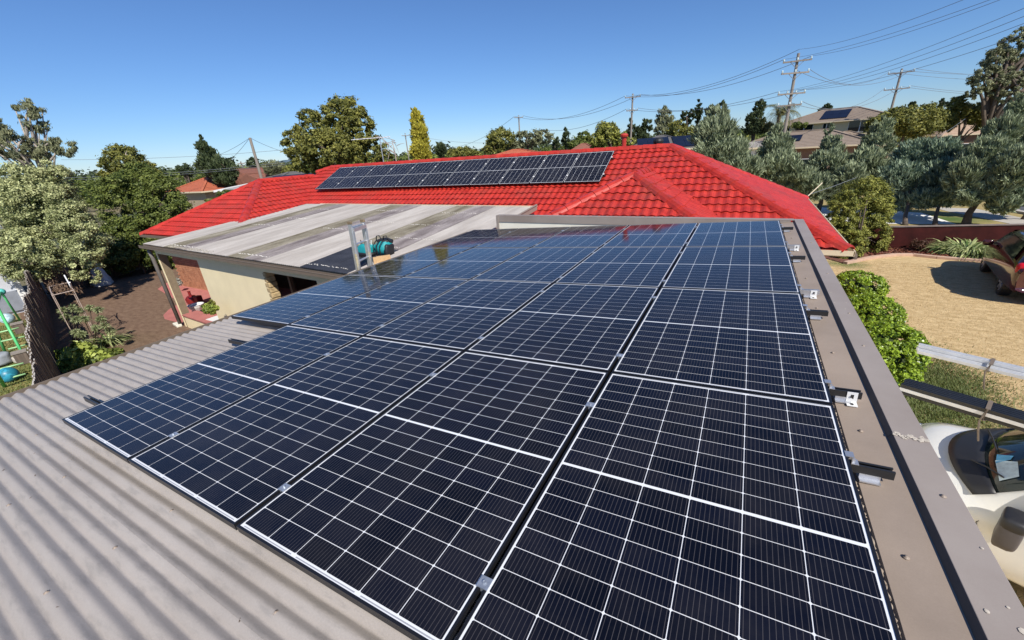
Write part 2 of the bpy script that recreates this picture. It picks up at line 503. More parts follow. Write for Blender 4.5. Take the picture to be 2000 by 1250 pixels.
# ================================================================== GROUND AND SETTING
def groundmat():
    mt, nt, b, L = _nodes('dry_suburban_ground')
    tc = nt.nodes.new('ShaderNodeTexCoord')
    n = nt.nodes.new('ShaderNodeTexNoise'); n.inputs['Scale'].default_value = 0.06; n.inputs['Detail'].default_value = 9
    L.new(tc.outputs['Object'], n.inputs['Vector'])
    r = nt.nodes.new('ShaderNodeValToRGB')
    e = r.color_ramp.elements
    e[0].position = 0.35; e[0].color = (0.05, 0.07, 0.03, 1)
    e[1].position = 0.65; e[1].color = (0.22, 0.17, 0.09, 1)
    L.new(n.outputs['Fac'], r.inputs[0]); L.new(r.outputs[0], b.inputs['Base Color'])
    b.inputs['Roughness'].default_value = 0.95
    return mt
sheet('ground', [(-2500, -60), (-2500, 3000), (2500, 3000), (2500, -60)], 0.0, groundmat())
def grassmat(name, dry, dry2, green, gpos=None, grad=4.0, gamt=1.0):
    """dry lawn, greener round the given points (real patches of green grass)"""
    mt, nt, b, L = _nodes(name)
    tc = nt.nodes.new('ShaderNodeTexCoord')
    def noise(s, det=6, st=(1, 1, 1)):
        mp = nt.nodes.new('ShaderNodeMapping'); mp.inputs['Scale'].default_value = st
        L.new(tc.outputs['Object'], mp.inputs[0])
        n = nt.nodes.new('ShaderNodeTexNoise'); n.inputs['Scale'].default_value = s; n.inputs['Detail'].default_value = det
        n.inputs['Roughness'].default_value = 0.7
        L.new(mp.outputs[0], n.inputs['Vector']); return n.outputs['Fac']
    r = nt.nodes.new('ShaderNodeValToRGB')
    r.color_ramp.elements[0].position = 0.36; r.color_ramp.elements[1].position = 0.62
    r.color_ramp.elements[0].color = c4(dry); r.color_ramp.elements[1].color = c4(dry2)
    L.new(noise(3.5, 12, (1, 2, 1)), r.inputs[0])
    col = r.outputs[0]
    if gpos:
        for (gx, gy, gr) in gpos:
            vd = nt.nodes.new('ShaderNodeVectorMath'); vd.operation = 'DISTANCE'
            L.new(tc.outputs['Object'], vd.inputs[0]); vd.inputs[1].default_value = (gx, gy, 0)
            ad = nt.nodes.new('ShaderNodeMath'); ad.operation = 'MULTIPLY_ADD'
            L.new(noise(2.2), ad.inputs[0]); ad.inputs[1].default_value = gr * 1.6; L.new(vd.outputs['Value'], ad.inputs[2])
            mr = nt.nodes.new('ShaderNodeMapRange')
            mr.inputs[1].default_value = gr * 1.1; mr.inputs[2].default_value = gr * 2.2
            mr.inputs[3].default_value = gamt; mr.inputs[4].default_value = 0
            L.new(ad.outputs[0], mr.inputs[0])
            mx = nt.nodes.new('ShaderNodeMix'); mx.data_type = 'RGBA'
            L.new(mr.outputs[0], mx.inputs[0]); L.new(col, mx.inputs[6]); mx.inputs[7].default_value = c4(green)
            col = mx.outputs[2]
    f = nt.nodes.new('ShaderNodeMapRange'); f.inputs[1].default_value = 0.3; f.inputs[2].default_value = 0.7
    f.inputs[3].default_value = 0.74; f.inputs[4].default_value = 1.22
    L.new(noise(30, 6, (1, 3.2, 1)), f.inputs[0])
    vm = nt.nodes.new('ShaderNodeVectorMath'); vm.operation = 'SCALE'
    L.new(col, vm.inputs[0]); L.new(f.outputs[0], vm.inputs['Scale'])
    L.new(vm.outputs[0], b.inputs['Base Color'])
    b.inputs['Roughness'].default_value = 0.95; b.inputs['Specular IOR Level'].default_value = 0.1
    bp = nt.nodes.new('ShaderNodeBump'); bp.inputs['Strength'].default_value = 0.25; bp.inputs['Distance'].default_value = 0.012
    L.new(noise(60, 5, (1, 2.5, 1)), bp.inputs['Height']); L.new(bp.outputs[0], b.inputs['Normal'])
    return mt
M['lawn'] = grassmat('dry_front_lawn', (0.40, 0.285, 0.14), (0.62, 0.47, 0.26), (0.13, 0.165, 0.05), [(8.6, 8.8, 1.0), (8.2, 7.0, 1.1), (9.0, 18.6, 0.6), (7.9, 5.6, 1.0)])
M['nlawn'] = grassmat('neighbour_lawn', (0.20, 0.17, 0.06), (0.38, 0.30, 0.13), (0.12, 0.15, 0.04), [(-12, 0.8, 2.2), (-17, 1.5, 1.6)], gamt=0.7)
M['earth'] = grassmat('bare_brown_yard', (0.135, 0.085, 0.060), (0.215, 0.145, 0.100), (0.10, 0.09, 0.04), [(-11, 3.5, 0.8)], gamt=0.2)
M['nature'] = grassmat('nature_strip_grass', (0.28, 0.22, 0.09), (0.40, 0.32, 0.15), (0.09, 0.14, 0.04), [G2(1850, 428) + (1.4,)])
lawn = sheet('front_lawn', [(6.0, -8), (22, -8), (22, 21.9), (6.0, 21.0)], 0.004, M['lawn'])
sheet('back_yard', [(-26, 4.2), (-9.2, 1.2), (-0.3, -1.0), (-0.3, 9), (-26, 16)], 0.004, M['earth'])
sheet('neighbour_lawn', [(-40, -14), (-1, -14), (-1, -0.2), (-9.2, 1.2), (-26, 4.1), (-40, 6.5)], 0.004, M['nlawn'])
# pink paving under and beside the patio
pv = [G2(308, 565), G2(325, 553), G2(348, 549), (-16.6, 9), (-1, 9), (-1, 5.1), G2(352, 632), G2(338, 628), G2(322, 624), G2(319, 616), G2(330, 605), G2(348, 594), G2(340, 584)]
sheet('patio_paving', pv, 0.012, M['terracotta'])
conc = mat('pale_concrete', (0.80, 0.79, 0.76), rough=0.9, var=0.06, scale=1.2, fine=0.05, bscale=30)
conc2 = mat('footpath_concrete', (0.42, 0.39, 0.34), rough=0.9, var=0.12, scale=1.5, fine=0.06, bscale=30)
asph = mat('asphalt', (0.075, 0.077, 0.082), rough=0.9, var=0.15, scale=1.0, fine=0.15, bscale=40)
M['kerb'] = conc2
sheet('nature_strip', [(0, 22.4), (40, 26.5), (60, 60), (-10, 60)], 0.004, M['nature'])
sheet('driveway', [G2(1700, 437), G2(1868, 438), G2(1800, 416), G2(1740, 412), G2(1600, 405), G2(1560, 425)], 0.010, conc)
sheet('footpath', [G2(1985, 440), G2(2080, 442), G2(1905, 408), G2(1820, 405), G2(1850, 413)], 0.014, conc2)
rd = [G2(1880, 372), G2(1985, 415), G2(2300, 470), G2(2300, 390), G2(2050, 358)]
sheet('road', rd, 0.006, asph)
kb = MB()
for a, b_ in ((rd[0], rd[1]), (rd[1], rd[2])):
    kb.bar((a[0], a[1], 0.06), (b_[0], b_[1], 0.06), 0.3, 0.12)
kind(kb.build('kerb', conc2), 'structure')
# distant low hills on the horizon
hl = MB()
pts = []
r_ = random.Random(3)
for i in range(61):
    a = math.radians(95 + i * 1.55 - 40)
    R_ = 2300
    pts.append((R_ * math.cos(a) + CW[0], R_ * math.sin(a) + CW[1], 14 + 16 * math.sin(i * 0.35) ** 2 + 8 * math.sin(i * 1.1)))
vs = []
for p in pts: vs += [(p[0], p[1], 0), (p[0], p[1], p[2]), (p[0] * 1.25, p[1] * 1.25, 0)]
fs = []
for i in range(60):
    fs += [(3 * i, 3 * i + 3, 3 * i + 4, 3 * i + 1), (3 * i + 1, 3 * i + 4, 3 * i + 5, 3 * i + 2)]
hl.add(vs, fs)
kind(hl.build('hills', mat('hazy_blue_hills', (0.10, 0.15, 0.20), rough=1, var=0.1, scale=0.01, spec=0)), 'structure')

# ================================================================== GARAGE
gar = thing('garage', 'low garage with sloping grey-beige corrugated steel roof and parapet, under the near solar panels', 'garage', (2.8, 2.0, 0))
ROOF = -0.128
PITCH = 0.0762
def corr_sheet(u0, u1, v0, nrib, amp=0.0100, seg=12, skew=0.0, axis='u'):
    V = []; Q = []
    nv = nrib * seg + 1
    us = np.linspace(u0, u1, 3)
    for u in us:
        for j in range(nv):
            v = v0 + j * PITCH / seg
            cc_ = math.cos(2 * PI * j / seg); w = amp * (0.55 * cc_ + 0.45 * (2 * abs(math.cos(PI * j / seg)) ** 0.9 - 1))
            V.append((u, v, w))
    for i in range(len(us) - 1):
        for j in range(nv - 1):
            a = i * nv + j
            Q.append((a, a + nv, a + nv + 1, a + 1))
    return V, Q
nr = 10
v = -4.0
k = 0
while v < 7.38:
    n_ = nr if v + nr * PITCH < 7.38 else max(1, int((7.40 - v) / PITCH))
    V, Q = corr_sheet(-0.42, 5.90, v, n_)
    mb = MB(); mb.add([g2w(p[0], p[1], ROOF + p[2] + (0.0012 if k % 2 else 0)) for p in V], Q)
    mb.build('roof_sheet', M['sheet'], gar, smooth=True)
    v += n_ * PITCH; k += 1
# roof screws with washers
scm = MB(); scm.lathe([(0.010, 0), (0.010, 0.0015), (0.0055, 0.002), (0.0050, 0.005), (0.003, 0.006)], n=9)
sme = scm.mesh('roof_screw', True); sme.materials.append(M['flash'])
def screw(p, par):
    o = bpy.data.objects.new('screw', sme); C.objects.link(o); o.parent = par; o.location = Vector(p) - origin(par)
    o.rotation_euler = (0.05, -0.055, random.random())
for iu, u in enumerate((0.0, 0.92, 1.85, 2.87, 3.90, 4.9)):
    for j in range(-30, 90):
        if (j + iu * 1) % 3 == 0:
            vv = -4.0 + (j + 22) * PITCH
            if (u > 1.1 and vv > 0.0) or (vv > 1.7 and u > -0.05) or vv > 3.4 or vv < -2.2: continue
            screw(g2w(u, vv, ROOF + 0.0085), gar)
# side flashing along the parapet, its screws
mb = MB(); mb.extr([g2w(5.815, -4, -0.106), g2w(5.815, 7.40, -0.106), g2w(5.986, 7.40, -0.100), g2w(5.986, -4, -0.100)], (0, 0, -0.003))
mb.add([g2w(5.815, -4, -0.106), g2w(5.815, 7.4, -0.106), g2w(5.800, 7.4, -0.122), g2w(5.800, -4, -0.122)], [(0, 1, 2, 3)])
mb.build('side_flashing', M['flash'], gar)
for vv in (0.15, 0.98, 1.72, 2.60, 3.45, 4.3, 5.2, 6.2):
    screw(g2w(5.885, vv, -0.101), gar)
# crumbling foam closure strip between sheets and flashing
r_ = random.Random(5); V = []; Q = []
nn = 1300
for i in range(nn):
    vv = -3.9 + i * 11.25 / nn
    for j, (u, w) in enumerate(((5.762, -0.128), (5.776, -0.112), (5.790, -0.105), (5.806, -0.107))):
        V.append(tuple(g2w(u + r_.uniform(-.004, .004), vv, w + (r_.uniform(-.010, .002) if j < 3 else 0) + 0.0015 * math.cos(2 * PI * (vv + 4) / PITCH))))
for i in range(nn - 1):
    for j in range(3):
        a = i * 4 + j; Q.append((a, a + 4, a + 5, a + 1))
mb = MB(); mb.add(V, Q); mb.build('foam_closure', mat('crumbling_tan_foam', (0.40, 0.29, 0.20), rough=1, var=0.5, scale=40, col2=(0.62, 0.52, 0.40)), gar)
# parapet: right side. low capping raised 26 mm above the flashing, following the slope of the roof
ZC = 3.430
def capz(y): return 3.100 + 0.0560 * 6.0 + 0.0086 * y - 0.075
for (y0, y1, dz) in ((-4, 1.7, 0), (1.701, 4.6, 0.0022), (4.601, 7.535, 0)):
    mb = MB()
    mb.extr([(5.990, y0, capz(y0) + dz - .012), (6.118, y0, capz(y0) + dz - .012), (6.118, y1, capz(y1) + dz - .012), (5.990, y1, capz(y1) + dz - .012)], (0, 0, .012))
    mb.build('parapet_cap', M['cap'], gar, bevel=0.002)
    mb = MB(); mb.extr([(5.9705, y0, capz(y0) + dz - .034), (5.9905, y0, capz(y0) + dz - .0015), (5.9905, y1, capz(y1) + dz - .0015), (5.9705, y1, capz(y1) + dz - .034)], (0.003, 0, -0.002)); mb.build('cap_shadow_face', M['fascia'], gar)  # darker brown than the cap: its shadow band put into this face
    mb = MB(); mb.extr([(6.113, y0, capz(y0) + dz - .17), (6.119, y0, capz(y0) + dz - .17), (6.119, y1, capz(y1) + dz - .17), (6.113, y1, capz(y1) + dz - .17)], (0, 0, .157)); mb.build('outer_face', M['cap'], gar)
# silicone smear at the joint
r_ = random.Random(9); mb = MB()
for i in range(34):
    x = 5.992 + i * 0.0037; y = 1.70 + 0.010 * math.sin(i * 0.5) + r_.uniform(-.014, .014)
    a = r_.uniform(0.004, 0.012)
    mb.lathe([(a, 0), (a * .8, 0.0008), (a * .3, 0.0012)], (x, y, capz(y) + 0.0022), 7, sx=r_.uniform(.5, 1.3), sy=r_.uniform(.6, 1.6))
mb.build('sealant_smear', mat('dried_sealant', (0.46, 0.41, 0.34), rough=0.8, var=0.3, scale=90), gar)
for (x, y) in ((6.07, 0.65), (6.06, 1.32), (6.05, 2.7), (6.065, 3.3), (6.06, 4.4), (6.06, 5.8)):
    screw((x, y, capz(y) + 0.001), gar)
mb = MB(); mb.box((6.055, 1.7, 1.57), (0.09, 11.4, 3.14)); mb.build('side_wall', M['offwhite'], gar)
# back parapet
mb = MB(); mb.box((3.20, 7.468, ZC - 0.004), (5.57, 0.13, 0.012)); mb.build('back_cap', M['cap'], gar, bevel=0.002)
mb = MB(); mb.box((3.18, 7.404, ZC - 0.077), (5.52, 0.008, 0.132)); mb.build('back_fascia', M['cap'], gar)
mb = MB(); mb.box((0.445, 7.398, ZC - 0.20), (0.06, 0.02, 0.38)); mb.build('corner_trim', M['cap'], gar)
mb = MB(); mb.box((3.19, 7.465, 1.68), (5.48, 0.10, 3.37)); mb.build('back_wall', M['offwhite'], gar)
r_ = random.Random(77)
for i in range(16):
    y = r_.uniform(0.3, 6.8); x = r_.uniform(6.0, 6.10); mb = MB()
    mb.lathe([(r_.uniform(.003, .009), 0), (.002, .0006)], (x, y, capz(y) + .0024), 7, sx=r_.uniform(.5, 1.6), sy=r_.uniform(.5, 1.6)); mb.build('paint_chip', bpy.data.materials['dried_sealant'], gar)
for i in range(60):
    u = r_.uniform(0.2, 4.6); v_ = r_.uniform(-2.2, -0.05); mb = MB(); s_ = r_.uniform(.002, .007)
    j = round(v_ / PITCH * 1.0); vv = -4.0 + (j + 52) * PITCH
    mb.box(g2w(u, vv, ROOF + .0095), (s_ * 3, s_, .002), rz=r_.random() * 3); mb.build('leaf_fragment', M['timber'], gar)
# eave gutter, fascia and left wall
mb = MB()
a = g2w(-0.40, -4, ROOF - 0.03); b_ = g2w(-0.40, 7.39, ROOF - 0.03)
for dx, dz, w, h in ((-0.045, -0.075, 0.08, 0.006), (-0.062, -0.014, 0.008, 0.120), (0.0, -0.045, 0.006, 0.06)):
    mb.bar(a + Vector((dx, 0, dz)), b_ + Vector((dx, 0, dz)), w, h)
mb.build('gutter', M['fascia'], gar)
mb = MB(); mb.box((-0.30, 1.7, 1.40), (0.10, 11.3, 2.8)); mb.build('eave_wall', M['cream'], gar)
mb = MB(); mb.box((2.85, 1.7, 1.5), (6.1, 11.2, 0.05)); mb.build('ceiling', M['dark'], gar)

# ------------------------------------------------------------------ solar panels
CU, CV = 0.1795, 0.0893
def cell_poly(mb, cu, cv, w, a=CU, b=CV, ch=0.004):
    x, y = a / 2, b / 2
    P = [(-x + ch, -y), (x - ch, -y), (x, -y + ch), (x, y - ch), (x - ch, y), (-x + ch, y), (-x, y - ch), (-x, -y + ch)]
    mb.add([(cu + p[0], cv + p[1], w) for p in P], [tuple(range(8))])
PANW, PANL = 1.134, 1.751
GX = (PANW - 0.020 - 0.014) / 6
def cell_centres():
    out = []
    x0 = 0.010 + 0.007 + GX / 2
    half = (PANL - 0.020 - 0.030 - 0.012) / 2
    gy = half / 9
    for hlf in range(2):
        for j in range(9):
            y = 0.010 + 0.015 + gy / 2 + j * gy + hlf * (half + 0.012)
            for i in range(6):
                out.append((x0 + i * GX, y))
    return out
cme = MB(); cell_poly(cme, 0, 0, 0.0, a=GX - 0.0030, b=(PANL - 0.062) / 18 - 0.0026)
cell_mesh = cme.mesh('cell'); cell_mesh.materials.append(M['cell'])
fm = MB()
for c_, d_ in (((PANW / 2, 0.005, -0.0175), (PANW, 0.010, 0.035)), ((PANW / 2, PANL - 0.005, -0.0175), (PANW, 0.010, 0.035)),
               ((0.005, PANL / 2, -0.0175), (0.010, PANL - 0.0205, 0.035)), ((PANW - 0.005, PANL / 2, -0.0175), (0.010, PANL - 0.0205, 0.035))):
    fm.box(c_, d_)
frame_mesh = fm.mesh('frame'); frame_mesh.materials.append(M['frame'])
bm_ = MB(); bm_.box((PANW / 2, PANL / 2, -0.0055), (PANW - 0.0203, PANL - 0.0203, 0.006))
back_mesh = bm_.mesh('backsheet'); back_mesh.materials.append(M['back'])
rb = MB()
for i in range(3):
    w_ = GX * 2 - 0.03
    if i == 0: rb.box((0, 0, 0), (w_, 0.0045, 0.0006))
ribbon_mesh = rb.mesh('ribbon'); ribbon_mesh.materials.append(M['ribbon'])
CC = cell_centres()
def place(name, me, par, loc=(0, 0, 0)):
    o = bpy.data.objects.new(name, me); C.objects.link(o); o.parent = par; o.location = loc; return o
ORD = ['first', 'second', 'third', 'fourth', 'fifth', 'sixth', 'seventh', 'eighth', 'ninth', 'tenth', 'eleventh']
ROWN = ['nearest row', 'second row from the front', 'third row from the front', 'farthest row']
def solar(mw, label, group, single=True, cellmesh=None, wobble=0.0):
    t = thing('solar_panel', label, 'solar panel', group=group, mw=mw)
    place('frame', frame_mesh, t); place('backsheet', back_mesh, t)
    if single:
        for i in range(3):
            for yy in (0.017, PANL - 0.017):
                place('ribbon', ribbon_mesh, t, (0.017 + GX * (2 * i + 1), yy, -0.0024))
        for (x, y) in CC:
            place('cell', cell_mesh, t, (x, y, -0.0020))
    else:
        o = place('cell_grid', cellmesh, t); o['kind'] = 'stuff'
    return t
for row in range(4):
    cols = range(1, 5) if row == 0 else range(5)
    nc = len(cols)
    for q, cidx in enumerate(cols):
        tx = random.uniform(-0.0012, 0.0012); ty = random.uniform(-0.0012, 0.0012)
        mw = MG @ Matrix.Translation((cidx * PW + 0.017, row * PLN + 0.007, 0)) @ Matrix.Rotation(tx, 4, 'X') @ Matrix.Rotation(ty, 4, 'Y')
        pos = ['leftmost', 'second from the left', 'third from the left', 'rightmost' if nc == 4 else 'fourth from the left', 'rightmost, beside the flashing'][q]
        solar(mw, 'garage roof solar panel, %s in the %s' % (pos, ROWN[row]), 'solar panels on the corrugated garage roof')
# rails, clamps, brackets: each rail is a thing with its clamps
RAILS = [(0.24, 0.74, 'black', 0, 'nearest the camera'), (1.37, 0.74, 'black', 0, 'with a long dark stub on the near flashing'),
         (2.00, 0.10, 'black', 1, 'ending in the nearest slotted white bracket'), (3.22, 0.02, 'black', 0, 'with a dark stub beyond the nearest white bracket'),
         (3.74, 0.02, 'alu', 1, 'of bare aluminium ending in a white bracket'), (4.95, 0.02, 'black', 0, 'with a dark stub just before the farthest white bracket'),
         (5.50, 0.02, 'alu', 1, 'ending in the farthest white bracket'), (6.66, 0.02, 'black', 0, 'farthest, beside the back parapet')]
for y, u0, kind_, br, lab in RAILS:
    u1 = 5.925
    t = thing('mounting_rail', 'mounting rail under the garage panels, ' + lab, 'mounting rail', group='mounting rails under the garage solar panels', mw=MG @ Matrix.Translation((u0, y, 0)), local=True)
    mt = M['rail'] if kind_ == 'black' else M['alu']
    Lr = u1 - u0
    mb = MB()
    mb.bar((0, 0, -0.072), (Lr, 0, -0.072), 0.030, 0.006)
    for s in (-1, 1):
        mb.bar((0, s * 0.0155, -0.056), (Lr - 0.001 * s, s * 0.0155, -0.056), 0.004, 0.038)
        mb.bar((0, s * 0.0115, -0.0385), (Lr - 0.0015 * s, s * 0.0115, -0.0385), 0.009, 0.004)
    mb.build('channel', mt, t)
    fb = MB()
    for uu in np.arange(0.3, Lr, 1.1):
        fb.box((uu, 0.03, -0.089), (0.04, 0.05, 0.028))
    fb.box((Lr - 0.075, -0.026, -0.096), (0.07, 0.032, 0.006)); fb.box((Lr - 0.075, -0.018, -0.085), (0.07, 0.003, 0.026))
    fb.build('foot', M['alu'], t)
    row = 0 if y < 1.7 else (1 if y < 3.5 else (2 if y < 5.2 else 3))
    first = 2 if row == 0 else 1
    for cidx in range(first, 5):
        mb = MB(); mb.box((cidx * PW + 0.007 - u0, 0, 0.002), (0.044, 0.042, 0.004)); mb.box((cidx * PW + 0.007 - u0, 0, -0.015), (0.014, 0.04, 0.03))
        o = mb.build('mid_clamp', M['zinc'], t)
        mb = MB(); mb.lathe([(0.0075, 0), (0.0075, 0.006), (0.004, 0.0065), (0.004, 0.003)], (cidx * PW + 0.007 - u0, 0, 0.004), 8); mb.build('bolt', M['zinc'], o)
    mb = MB(); mb.box((5 * PW + 0.003 - u0, 0, 0.0015), (0.030, 0.036, 0.003)); mb.box((5 * PW + 0.013 - u0, 0, -0.017), (0.003, 0.036, 0.037)); mb.box((5 * PW + 0.026 - u0, 0, -0.033), (0.024, 0.036, 0.003))
    mb.box((5 * PW + 0.02 - u0, 0.0, -0.024), (0.012, 0.012, 0.016))
    mb.build('end_clamp', M['alu'], t)
    if br:
        bx = Lr - 0.040
        mb = MB()
        # slotted plate: frame of strips round the slot
        W_, H_ = 0.046, 0.060
        y0 = -0.0205
        mb.box((bx - W_ / 2 + 0.008, y0, -0.066), (0.016, 0.003, H_)); mb.box((bx + W_ / 2 - 0.008, y0, -0.066), (0.016, 0.003, H_))
        mb.box((bx, y0, -0.043), (0.0142, 0.003, 0.014)); mb.box((bx, y0, -0.086), (0.0142, 0.003, 0.020))
        mb.box((bx, y0 - 0.022, -0.0965), (W_, 0.044, 0.003))
        mb.build('bracket', M['white'], t)
        mb = MB(); mb.tube([(bx, y0 - 0.0085, -0.058), (bx, y0 + 0.002, -0.058)], 0.006, 8); mb.lathe([(0.008, 0), (0.007, 0.004)], (bx, y0 - 0.026, -0.095), 8)
        mb.build('bracket_bolt', M['rail'], t)
# ================================================================== HOUSE WITH RED TILED ROOF
ZE = 2.52
SL = 0.5
house = thing('house', 'single storey house with bright red tiled hip roof and cream gutters behind the garage', 'house', (-3, 13.6, 0))
# slopes: frame origin o (eave point), a = along the eave, b = up the slope in plan; z = ZE + 0.5 * distance
TW, TL = 0.40, 0.305
sc_ = math.sqrt(1 + SL * SL)
def plan2slope(o, a, b, p):
    d = (p[0] - o[0], p[1] - o[1])
    return (d[0] * a[0] + d[1] * a[1], (d[0] * b[0] + d[1] * b[1]) * sc_)
def slope2w(o, a, b, ze, q, h):
    u, vv = q
    s = vv / sc_
    n = (-b[0] * SL / sc_, -b[1] * SL / sc_, 1 / sc_)
    return (o[0] + a[0] * u + b[0] * s + n[0] * h, o[1] + a[1] * u + b[1] * s + n[1] * h, ze + s * SL + n[2] * h)
def tile_polys():
    xs = np.linspace(0, 1, 11)
    prof = [0.000, 0.010, 0.026, 0.030, 0.013, 0.000, 0.009, 0.025, 0.030, 0.014, 0.000]
    P = []
    lo = -0.03
    for i in range(10):
        x0, x1 = xs[i] * TW, xs[i + 1] * TW
        h0, h1 = prof[i], prof[i + 1]
        # top surface: rises 26 mm toward the lower edge (overlap)
        P.append([(x0, lo, h0 + 0.034), (x1, lo, h1 + 0.034), (x1, TL, h1 + 0.002), (x0, TL, h0 + 0.002)])
        P.append([(x0, lo, h0 + 0.020), (x1, lo, h1 + 0.020), (x1, lo, h1 + 0.034), (x0, lo, h0 + 0.034)])
    return P
TP = tile_polys()
def clip(poly, pl_):
    """poly list of (u,v,h), clip polygon convex CCW list of (u,v)"""
    out = poly
    n = len(pl_)
    for i in range(n):
        ax, ay = pl_[i]; bx, by = pl_[(i + 1) % n]
        ex, ey = bx - ax, by - ay
        inp = out; out = []
        if not inp: return []
        for j in range(len(inp)):
            p = inp[j]; q = inp[(j + 1) % len(inp)]
            sp = ex * (p[1] - ay) - ey * (p[0] - ax); sq = ex * (q[1] - ay) - ey * (q[0] - ax)
            if sp >= 0: out.append(p)
            if (sp >= 0) != (sq >= 0):
                t_ = sp / (sp - sq)
                out.append(tuple(p[k_] + (q[k_] - p[k_]) * t_ for k_ in range(3)))
    return out
ALLT = []
def tiles(o, a, b, ze, polys, stagger=False):
    for poly in polys:
        q = [plan2slope(o, a, b, p) for p in poly]
        ar = sum(q[i][0] * q[(i + 1) % len(q)][1] - q[(i + 1) % len(q)][0] * q[i][1] for i in range(len(q)))
        if ar < 0: q.reverse()
        u0 = math.floor(min(p[0] for p in q) / TW) - 1; u1 = math.ceil(max(p[0] for p in q) / TW) + 1
        v0 = -1; v1 = math.ceil(max(p[1] for p in q) / TL) + 1
        for jv in range(v0, v1):
            for iu in range(u0, u1):
                off = (0.5 * TW if (stagger and jv % 2) else 0)
                bu, bv = iu * TW + off, jv * TL
                cxy = [(bu, bv - 0.03), (bu + TW, bv - 0.03), (bu + TW, bv + TL), (bu, bv + TL)]
                ins = True; outl = False
                for i in range(len(q)):
                    ax, ay = q[i]; bx, by = q[(i + 1) % len(q)]
                    ss = [(bx - ax) * (c_[1] - ay) - (by - ay) * (c_[0] - ax) for c_ in cxy]
                    if max(ss) <= 0: outl = True; break
                    if min(ss) < 0: ins = False
                if outl: continue
                jit = random.uniform(-0.0015, 0.0025)
                if ins:
                    ALLT.append((slope2w(o, a, b, ze, (bu + TW / 2, bv + TL / 2), 0), (o, a, b, ze, bu, bv, jit), None))
                else:
                    P = []
                    for pp in TP:
                        c_ = clip([(p[0] + bu, p[1] + bv, p[2] + jit) for p in pp], q)
                        if len(c_) > 2: P.append(c_)
                    if P: ALLT.append((slope2w(o, a, b, ze, (bu + TW / 2, bv + TL / 2), 0), (o, a, b, ze, bu, bv, jit), P))
RY, RZ = 13.6, ZE + 2.05
XL, XR = -12.4, 3.07
WX, WH, WAY = 2.72, 2.95, 10.55          # front hip wing: centre x, half width, apex y
WZ = ZE + WH * SL
wvy = 9.5 + WH                           # valley top y on the main slope
LX, LH, LAY = -13.1, 3.45, 10.3          # left wing
lvy = 9.5 + LH
mainf_o, mainf_a, mainf_b = (0, 9.5), (1, 0), (0, 1)
tiles(mainf_o, mainf_a, mainf_b, ZE, [
    [(XL, RY), (WX, RY), (WX, wvy), (WX - WH, 9.5), (LX + LH, 9.5), (LX, lvy)],
    [(WX, RY), (XR, RY), (7.17, 9.5), (WX + WH, 9.5), (WX, wvy)]])
tiles((0, WAY - WH), (1, 0), (0, 1), ZE, [[(WX, WAY), (WX - WH, WAY - WH), (WX + WH, WAY - WH)]])
tiles((WX + WH, 0), (0, 1), (-1, 0), ZE, [[(WX, WAY), (WX, wvy), (WX + WH, 9.5), (WX + WH, WAY - WH)]])
tiles((WX - WH, 0), (0, -1), (1, 0), ZE, [[(WX, WAY), (WX, wvy), (WX - WH, 9.5), (WX - WH, WAY - WH)]])
tiles((7.17, 0), (0, 1), (-1, 0), ZE, [[(XR, RY), (7.17, 9.5), (7.17, 17.7)]])
tiles((0, LAY - LH), (1, 0), (0, 1), ZE, [[(LX, LAY), (LX - LH, LAY - LH), (LX + LH, LAY - LH)]])
tiles((LX + LH, 0), (0, 1), (-1, 0), ZE, [[(LX, LAY), (LX, lvy), (LX + LH, 9.5), (LX + LH, LAY - LH)]])
# tiles hidden under the patio roof are left out
ALLT = [t_ for t_ in ALLT if not (-10.6 < t_[0][0] < -0.4 and t_[0][1] < 10.3)]
def vis_key(t_):
    return (t_[0][0] - CW[0]) ** 2 + (t_[0][1] - CW[1]) ** 2
ALLT.sort(key=vis_key)
ALLT = [t_ for t_ in ALLT if not (t_[1][1] == (0, -1))] + [t_ for t_ in ALLT if t_[1][1] == (0, -1)]
tme = {}
def tile_mesh():
    mb = MB()
    for pp in TP: mb.add([(p[0], p[1], p[2]) for p in pp], [(0, 1, 2, 3)])
    me = mb.mesh('roof_tile'); me.materials.append(M['tile']); return me
TM = tile_mesh()
far = MB()
for i, (c_, fr, P) in enumerate(ALLT):
    o_, a_, b2, ze_, bu, bv, jit = fr
    if i < 300:
        if P is None:
            p0 = slope2w(o_, a_, b2, ze_, (bu, bv), jit)
            n = Vector((-b2[0] * SL / sc_, -b2[1] * SL / sc_, 1 / sc_))
            X = Vector((a_[0], a_[1], 0)); Y = Vector((b2[0] / sc_, b2[1] / sc_, SL / sc_))
            mw = Matrix(((X.x, Y.x, n.x, p0[0] - house.location.x), (X.y, Y.y, n.y, p0[1] - house.location.y), (X.z, Y.z, n.z, p0[2]), (0, 0, 0, 1)))
            ob = bpy.data.objects.new('roof_tile', TM); C.objects.link(ob); ob.parent = house; ob.matrix_local = mw
        else:
            mb = MB()
            for pp in P: mb.add([slope2w(o_, a_, b2, ze_, (p[0], p[1]), p[2]) for p in pp], [tuple(range(len(pp)))])
            mb.build('roof_tile', M['tile'], house)
    else:
        if P is None: P = [[(p[0] + bu, p[1] + bv, p[2] + jit) for p in pp] for pp in TP]
        for pp in P: far.add([slope2w(o_, a_, b2, ze_, (p[0], p[1]), p[2]) for p in pp], [tuple(range(len(pp)))])
kind(far.build('roof_tiles', M['tile'], house), 'stuff')
